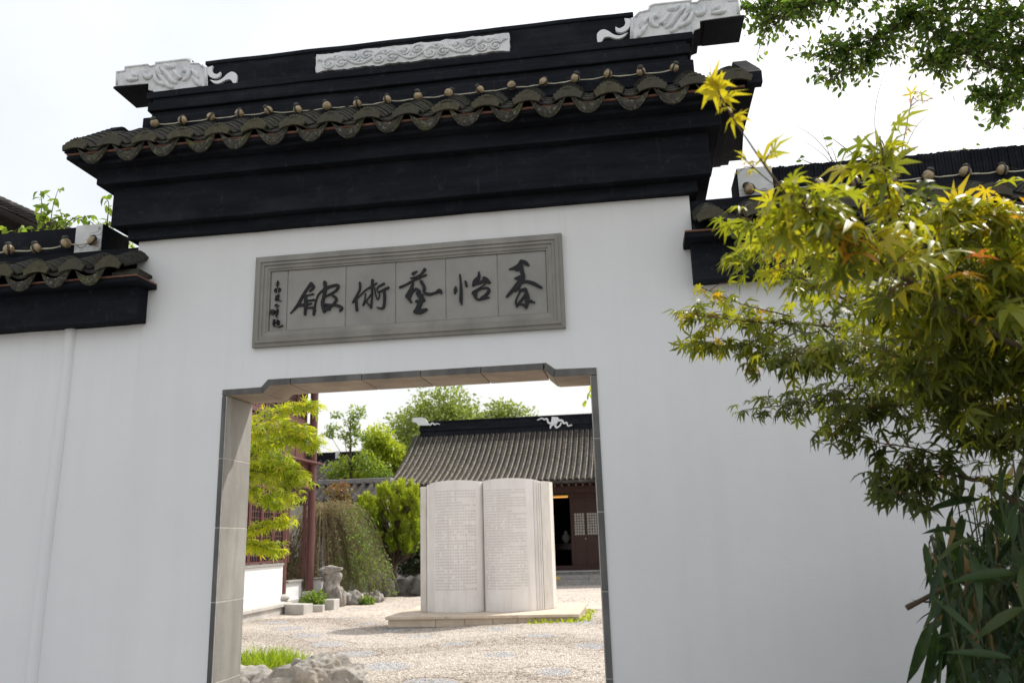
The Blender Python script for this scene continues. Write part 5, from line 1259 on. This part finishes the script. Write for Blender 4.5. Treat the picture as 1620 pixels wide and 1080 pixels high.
maple_tree('maple_tree', 'yellow and green maple leaning across the right side of the gate', TB, [TB, TB+np.array([-.04, -.02, .7]), FK, FK2], [.05, .045, .036, .024], fb_, 'maple', 300, twig='twig_red', dens=1.4)
# maple inside the gate, bright in the sun
IB = np.array([-5.2, 3.9, 0.0]); IF = np.array([-4.9, 3.7, 2.2])
ib = [
 ([IF]+W((380, 700, 3.5), (420, 660, 3.4), (470, 645, 3.4), (500, 640, 3.4)), .012, 420, .12, .08, (.55, .2)),
 ([IF]+W((380, 730, 3.5), (430, 700, 3.4), (470, 690, 3.4), (498, 705, 3.4)), .012, 620, .15, .08, (.5, .2)),
 ([IF]+W((380, 760, 3.5), (420, 740, 3.3), (460, 745, 3.3), (480, 760, 3.3)), .012, 560, .14, .08, (.45, .2)),
 ([IF]+W((375, 770, 3.6), (400, 780, 3.4), (425, 790, 3.4), (445, 800, 3.4)), .010, 360, .11, .08, (.4, .2)),
 ([IF]+W((370, 700, 3.8), (400, 690, 3.8), (430, 720, 3.8), (450, 740, 3.8)), .010, 600, .2, .08, (.35, .18)),
 ([IB*.45+IF*.55]+W((365, 850, 3.4), (400, 838, 3.3), (430, 826, 3.3), (458, 822, 3.3)), .010, 340, .09, .08, (.62, .18)),
 ([IB*.45+IF*.55]+W((370, 868, 3.4), (400, 862, 3.3), (425, 868, 3.3), (445, 872, 3.3)), .010, 340, .09, .08, (.55, .2)),
 ([IF]+W((380, 690, 3.3), (410, 680, 3.2), (450, 675, 3.2), (488, 680, 3.2)), .010, 420, .13, .08, (.55, .2)),
 ([IF]+W((380, 750, 3.3), (405, 745, 3.2), (440, 760, 3.2), (465, 790, 3.2)), .010, 380, .12, .08, (.5, .2)),
 ([IF]+W((330, 680, 3.8), (340, 600, 3.8), (360, 560, 3.8)), .012, 220, .25, .08, (.5, .2)),
 ([IF]+W((300, 760, 3.8), (260, 700, 3.9), (230, 640, 3.9)), .012, 260, .3, .08, (.5, .2)),
]
maple_tree('maple_tree', 'sunlit yellow-green maple just inside the doorway on the left', IB, [IB, (IB+IF)/2+np.array([.06, 0, 0]), IF], [.06, .05, .035], ib, 'maple_in', 260, tpls=MS, dens=.62)

# ================================================================== overhanging evergreen at the upper right
ot = thing('overhanging_tree', 'dark evergreen branches overhanging the wall at the upper right', 'tree', (5.4, 2.6, 0))
MB().tube([(5.4, 2.6, 0), (5.35, 2.6, 2.5), (5.2, 2.5, 4.4), (5.0, 2.4, 6.4), (4.9, 2.4, 8)], [.17, .15, .13, .09, .05], 10).build('trunk', M['bark'], ot, True)
oP = []; lmb = MB(); otw = MB()
obr = [
 (W((1760, 190, 2.2), (1640, 125, 2.1), (1580, 108, 2.0), (1490, 60, 1.9), (1420, 10, 1.9)), .05, 560, .30),
 (W((1640, 30, 2.2), (1500, 15, 2.0), (1380, 62, 1.9), (1290, 95, 1.9)), .03, 640, .26),
 (W((1560, -40, 2.2), (1400, -30, 2.0), (1280, 10, 1.9), (1195, 45, 1.9)), .03, 720, .28),
 (W((1480, -60, 2.2), (1340, -30, 2.1), (1250, -10, 2.0), (1180, 20, 1.9)), .03, 500, .26),
 (W((1420, 40, 1.9), (1380, 90, 1.9), (1340, 110, 1.9), (1305, 130, 1.9)), .012, 210, .13),
 (W((1600, 20, 2.1), (1560, 60, 2.0), (1510, 85, 1.9), (1470, 105, 1.9)), .02, 420, .2),
 (W((1640, 80, 2.1), (1610, 120, 2.0), (1590, 160, 1.9), (1570, 205, 1.9)), .014, 200, .13),
 (W((1640, 130, 2.0), (1600, 150, 1.9), (1560, 152, 1.9), (1530, 152, 1.9)), .012, 150, .10),
 (W((1660, 0, 2.1), (1640, 60, 2.1), (1600, 80, 2.0), (1540, 40, 2.0)), .02, 520, .3),
 (W((1700, -80, 2.2), (1600, -80, 2.2), (1500, -70, 2.1), (1400, -80, 2.1)), .03, 700, .35),
 ([np.array((5.0, 2.4, 6.4)), np.array((4.4, 1.8, 7.0)), np.array((3.6, 1.2, 7.2)), np.array((2.9, .9, 7.0))], .05, 900, .5),
 ([np.array((5.0, 2.4, 6.4)), np.array((5.0, 1.6, 6.6)), np.array((4.9, .9, 6.4)), np.array((4.6, .4, 6.0))], .05, 900, .5),
 ([np.array((5.0, 2.4, 6.4)), np.array((4.2, 3.0, 7.4)), np.array((3.4, 3.4, 7.8)), np.array((2.6, 3.4, 7.6))], .05, 900, .5),
 ([np.array((4.9, 2.4, 7.4)), np.array((4.9, 2.6, 8.4)), np.array((4.6, 2.6, 9))], .04, 900, .6),
 ([np.array((5.0, 2.4, 5.4)), np.array((5.6, 1.6, 5.8)), np.array((6.2, 1.0, 5.8))], .04, 700, .5),
]
for path, r0, n, sp in obr:
    c_ = curve([np.array(p) for p in path], 8)
    MB().tube(c_, [max(.004, r0*.55*(1-.85*i/len(c_))) for i in range(len(c_))], 6).build('branch', M['bark'], ot, True)
    ca = np.array(c_); nt = max(8, n//5)
    for q in range(nt):
        t = rng.random()**.8; a = ca[int(t*(len(ca)-1))]; d = rand_dir(1, -.12, .7)[0]; L = sp*rng.uniform(.5, 1.5); m = a+d*L*.5+np.array([0, 0, .03]); e = a+d*L+np.array([0, 0, -.05])
        otw.tube([a, m, e], [.004, .003, .0015], 3, False); k_ = rng.random(12)
        oP.append((a*(1-k_)[:, None]+e*k_[:, None]+np.outer(k_*(1-k_)*4, m-(a+e)/2)+rng.normal(size=(12, 3))*.02, nrm(np.repeat(d[None], 12, 0)*.6+rng.normal(size=(12, 3))*.7+np.array([0, 0, -.15]))))
tag(otw.build('twigs', M['twig'], ot), kind='stuff')
P = np.concatenate([a[0] for a in oP]); D = np.concatenate([a[1] for a in oP]); n = len(P)
leaf_object('crown', [(tpl_oval(.52, .05, .1), P, D, nrm(rng.normal(size=(n, 3))*.5+np.array([0, 0, 1.0])), rng.uniform(.045, .078, n), np.clip(.45+.25*rng.normal(size=n), 0, 1))], M['broad'], ot)

# ================================================================== saplings behind the left wall, vine leaves on the right ridge
OV = [tpl_oval(.5, .06, .25), tpl_oval(.42, .1, .35), tpl_oval(.46, .03, .15)]
def sprig(name, label, stems, mat, size, cat='sapling', droop=.3, per=7, tint=(.55, .25), base=None):
    t = thing(name, label, cat, base if base is not None else stems[0][0]); P = []; D = []
    for st_ in stems:
        c_ = np.array(curve([np.array(p) for p in st_], 6)); MB().tube(c_, [.007*(1-.75*i/len(c_)) for i in range(len(c_))], 5).build('stem', M['twig'], t, True)
        k_ = np.linspace(.35, 1, per); ti = (k_*(len(c_)-1)).astype(int)
        for i in ti:
            for q in range(2): P.append(c_[i]+rng.normal(size=3)*.012); D.append(rand_dir(1, -droop, .6)[0])
    P = np.array(P); D = np.array(D); n = len(P)
    single_leaves('leaf', OV, M[mat], t, P, D, nrm(rng.normal(size=(n, 3))*.5+np.array([0, 0, 1.0])), size*rng.uniform(.7, 1.25, n), np.clip(rng.normal(tint[0], tint[1], n), 0, 1), 6); return t
sy = .75
bp = lambda x, y: np.array([at(x, y, sy)[0], sy, .0])
sprig('sapling', 'leafy green sapling poking above the left wall by the cracked block', [[bp(82, 0), at(82, 420, sy), at(80, 362, sy), at(84, 326, sy), at(92, 300, sy)], [at(82, 400, sy), at(66, 350, sy), at(66, 322, sy), at(64, 302, sy)], [at(82, 380, sy), at(110, 350, sy), at(125, 345, sy), at(140, 342, sy)], [at(80, 370, sy), at(98, 352, sy), at(95, 332, sy)], [at(80, 380, sy), at(70, 352, sy), at(75, 345, sy)]], 'fresh', .085, per=8)
sprig('sapling', 'small leafy shoot between the cracked block and the gate cornice', [[bp(165, 0)+np.array([0, 0, 0]), at(165, 420, sy), at(160, 370, sy), at(155, 350, sy)], [at(165, 420, sy), at(170, 350, sy), at(172, 322, sy), at(165, 312, sy)], [at(165, 420, sy), at(150, 360, sy), at(140, 350, sy)], [at(165, 420, sy), at(200, 388, sy), at(206, 384, sy)]], 'fresh', .08, per=5)
sprig('sapling', 'low leafy shoots at the far left above the wall ridge', [[bp(20, 0), at(20, 430, sy), at(15, 380, sy), at(10, 362, sy)], [at(20, 430, sy), at(30, 375, sy), at(35, 360, sy)], [at(20, 430, sy), at(50, 375, sy), at(55, 362, sy)]], 'fresh', .08, per=5)
cy_ = .7
sprig('climbing_vine', 'heart-leaved climber growing over the right wall ridge', [[np.array([float(at(1400, 300, cy_)[0]), cy_, 0]), at(1400, 300, cy_), at(1405, 240, cy_), at(1412, 205, cy_)], [at(1400, 300, cy_), at(1380, 262, cy_), at(1345, 240, cy_), at(1318, 220, cy_)], [at(1400, 300, cy_), at(1350, 270, cy_), at(1290, 260, cy_), at(1268, 252, cy_)], [at(1400, 300, cy_), at(1460, 260, cy_), at(1505, 240, cy_), at(1545, 236, cy_)]], 'fresh', .085, 'climber', .1, 4, (.5, .25))
dry = thing('dry_twigs', 'thin bare seed twigs standing above the right wall ridge', 'twigs', np.array([float(at(1340, 300, .6)[0]), .6, 0]))
for pth in ([(1335, 300), (1315, 250), (1285, 215), (1260, 200)], [(1335, 300), (1318, 262), (1300, 205)], [(1400, 300), (1388, 240), (1385, 170), (1405, 95)], [(1330, 300), (1312, 255), (1272, 222)], [(1410, 300), (1430, 240), (1450, 200), (1470, 180)], [(1335, 300), (1322, 250), (1314, 230)]):
    c_ = curve([at(x, y, .6) for x, y in pth], 5); MB().tube([np.array([c_[0][0], .6, 0.0])]+c_, [.004]+[.0035*(1-.75*i/len(c_)) for i in range(len(c_))], 4).build('twig', M['twig'], dry)
sprig('hanging_sprig', 'small yellow-green sprig at the upper right corner of the doorway', [[np.array([.6, 1.5, 0]), np.array([.5, 1.5, 2.4]), at(960, 605, 1.5), at(936, 615, 1.5), at(930, 632, 1.5)]], 'lime', .075, 'plant', .5, 6, (.6, .2))

# ================================================================== broad bamboo at the lower right
bam = thing('broad_leaf_bamboo', 'dark broad-leaved bamboo with brown dead tips at the lower right', 'bamboo', (1.35, -2.1, 0))
LN = [tpl_lance(.085, .3), tpl_lance(.1, .55), tpl_lance(.075, .15), tpl_lance(.09, .8)]
P = []; D = []; N = []; S = []; T = []
for i in range(95):
    y = rng.uniform(-2.3, -.5); px_ = rng.uniform(1500, 1720) if i > 12 else rng.uniform(1480, 1540); g_ = at(px_, 900, y); x = g_[0]
    top = at(px_, rng.uniform(770, 960) if px_ > 1530 else rng.uniform(860, 1000), y)[2]; h = top+.1
    lean = np.array([rng.normal()*.07-.03, rng.normal()*.07, 0]); b = np.array([x, y, 0.0]); c_ = np.array(curve([b-lean*.5, b-lean*.3+np.array([0, 0, h*.5]), b+np.array([0, 0, h])], 6))
    MB().tube(c_, [.005*(1-.5*q/len(c_)) for q in range(len(c_))], 5).build('cane', M['cane'], bam, True)
    for q in range(20):
        t = 1-.55*rng.random()**1.3; p = c_[min(len(c_)-1, int(round(t*(len(c_)-1))))]+rng.normal(size=3)*.02; az = rng.uniform(0, 2*PI)
        P.append(p); D.append([math.cos(az), math.sin(az), rng.uniform(-2.6, -.1)]); N.append(rng.normal(size=3)*.4+np.array([0, -.4, 1.0])); S.append(rng.uniform(.09, .17)*(1+.15*(y+2.3))); T.append(rng.uniform(.84, 1) if rng.random() < .05 else rng.uniform(0, .7))
# the long leaves that reach out over the white wall
for (x, y, Y, dx, dz, s, tt) in ((1470, 985, -2.0, -.45, -1, .27, .3), (1480, 990, -2.0, -.2, -1, .28, .35), (1495, 960, -2.05, -.1, -1, .24, .2), (1515, 975, -2.1, .0, -1, .27, .45), (1535, 965, -2.1, .15, -1, .25, .3), (1530, 960, -2.15, .05, -1, .22, .95), (1545, 960, -2.15, .3, -1, .24, .9),
                               (1515, 835, -2.0, -1, .0, .2, .3), (1530, 860, -2.0, -.5, -.9, .24, .3), (1525, 860, -2.1, .1, -1, .2, .95), (1505, 815, -2.0, .0, -1, .17, .97), (1570, 840, -2.1, .1, -1, .17, .95), (1540, 800, -1.9, -.7, .5, .2, .4), (1550, 790, -1.9, -.9, .1, .24, .3), (1490, 1045, -2.0, -.5, -.7, .2, .3), (1610, 905, -2.3, -1, .05, .26, .6), (1620, 960, -2.3, -.9, -.3, .22, .7), (1600, 1040, -2.3, -1, .2, .25, .4), (1590, 1050, -2.3, -.4, -1, .25, .2)):
    P.append(at(x, y, Y)); D.append([dx, -.25+rng.normal()*.15, dz]); N.append([.2+rng.normal()*.3, -.8, .7]); S.append(s*.74); T.append(tt)
P, D, N, S, T = np.array(P), np.array(D), nrm(np.array(N)), np.array(S), np.array(T)
rel_ = P-CAM; zc_ = rel_@CF; inv = ((rel_@CR)/zc_*FPX+810 < 1660) & (540-(rel_@CU)/zc_*FPX < 1130)
od = np.argsort(-np.where(inv, S/zc_, S/zc_*.01)); a, b = od[:300], od[300:]
single_leaves('leaf', LN, M['bamboo'], bam, P[a], D[a], N[a], S[a], T[a], 8)
tag(leaf_object('foliage', [(LN[j], P[b[j::4]], D[b[j::4]], N[b[j::4]], S[b[j::4]], T[b[j::4]]) for j in range(4)], M['bamboo'], bam), kind='stuff')
c_ = curve([at(1535, 905, -2.1), at(1500, 925, -2.1), at(1465, 945, -2.1), at(1434, 961, -2.1)], 4); MB().tube(c_, [.006, .006, .006, .007, .007, .007, .007, .007, .0075, .0075, .008, .009, .009][:len(c_)], 6).build('cut_cane', M['twig'], bam, True)
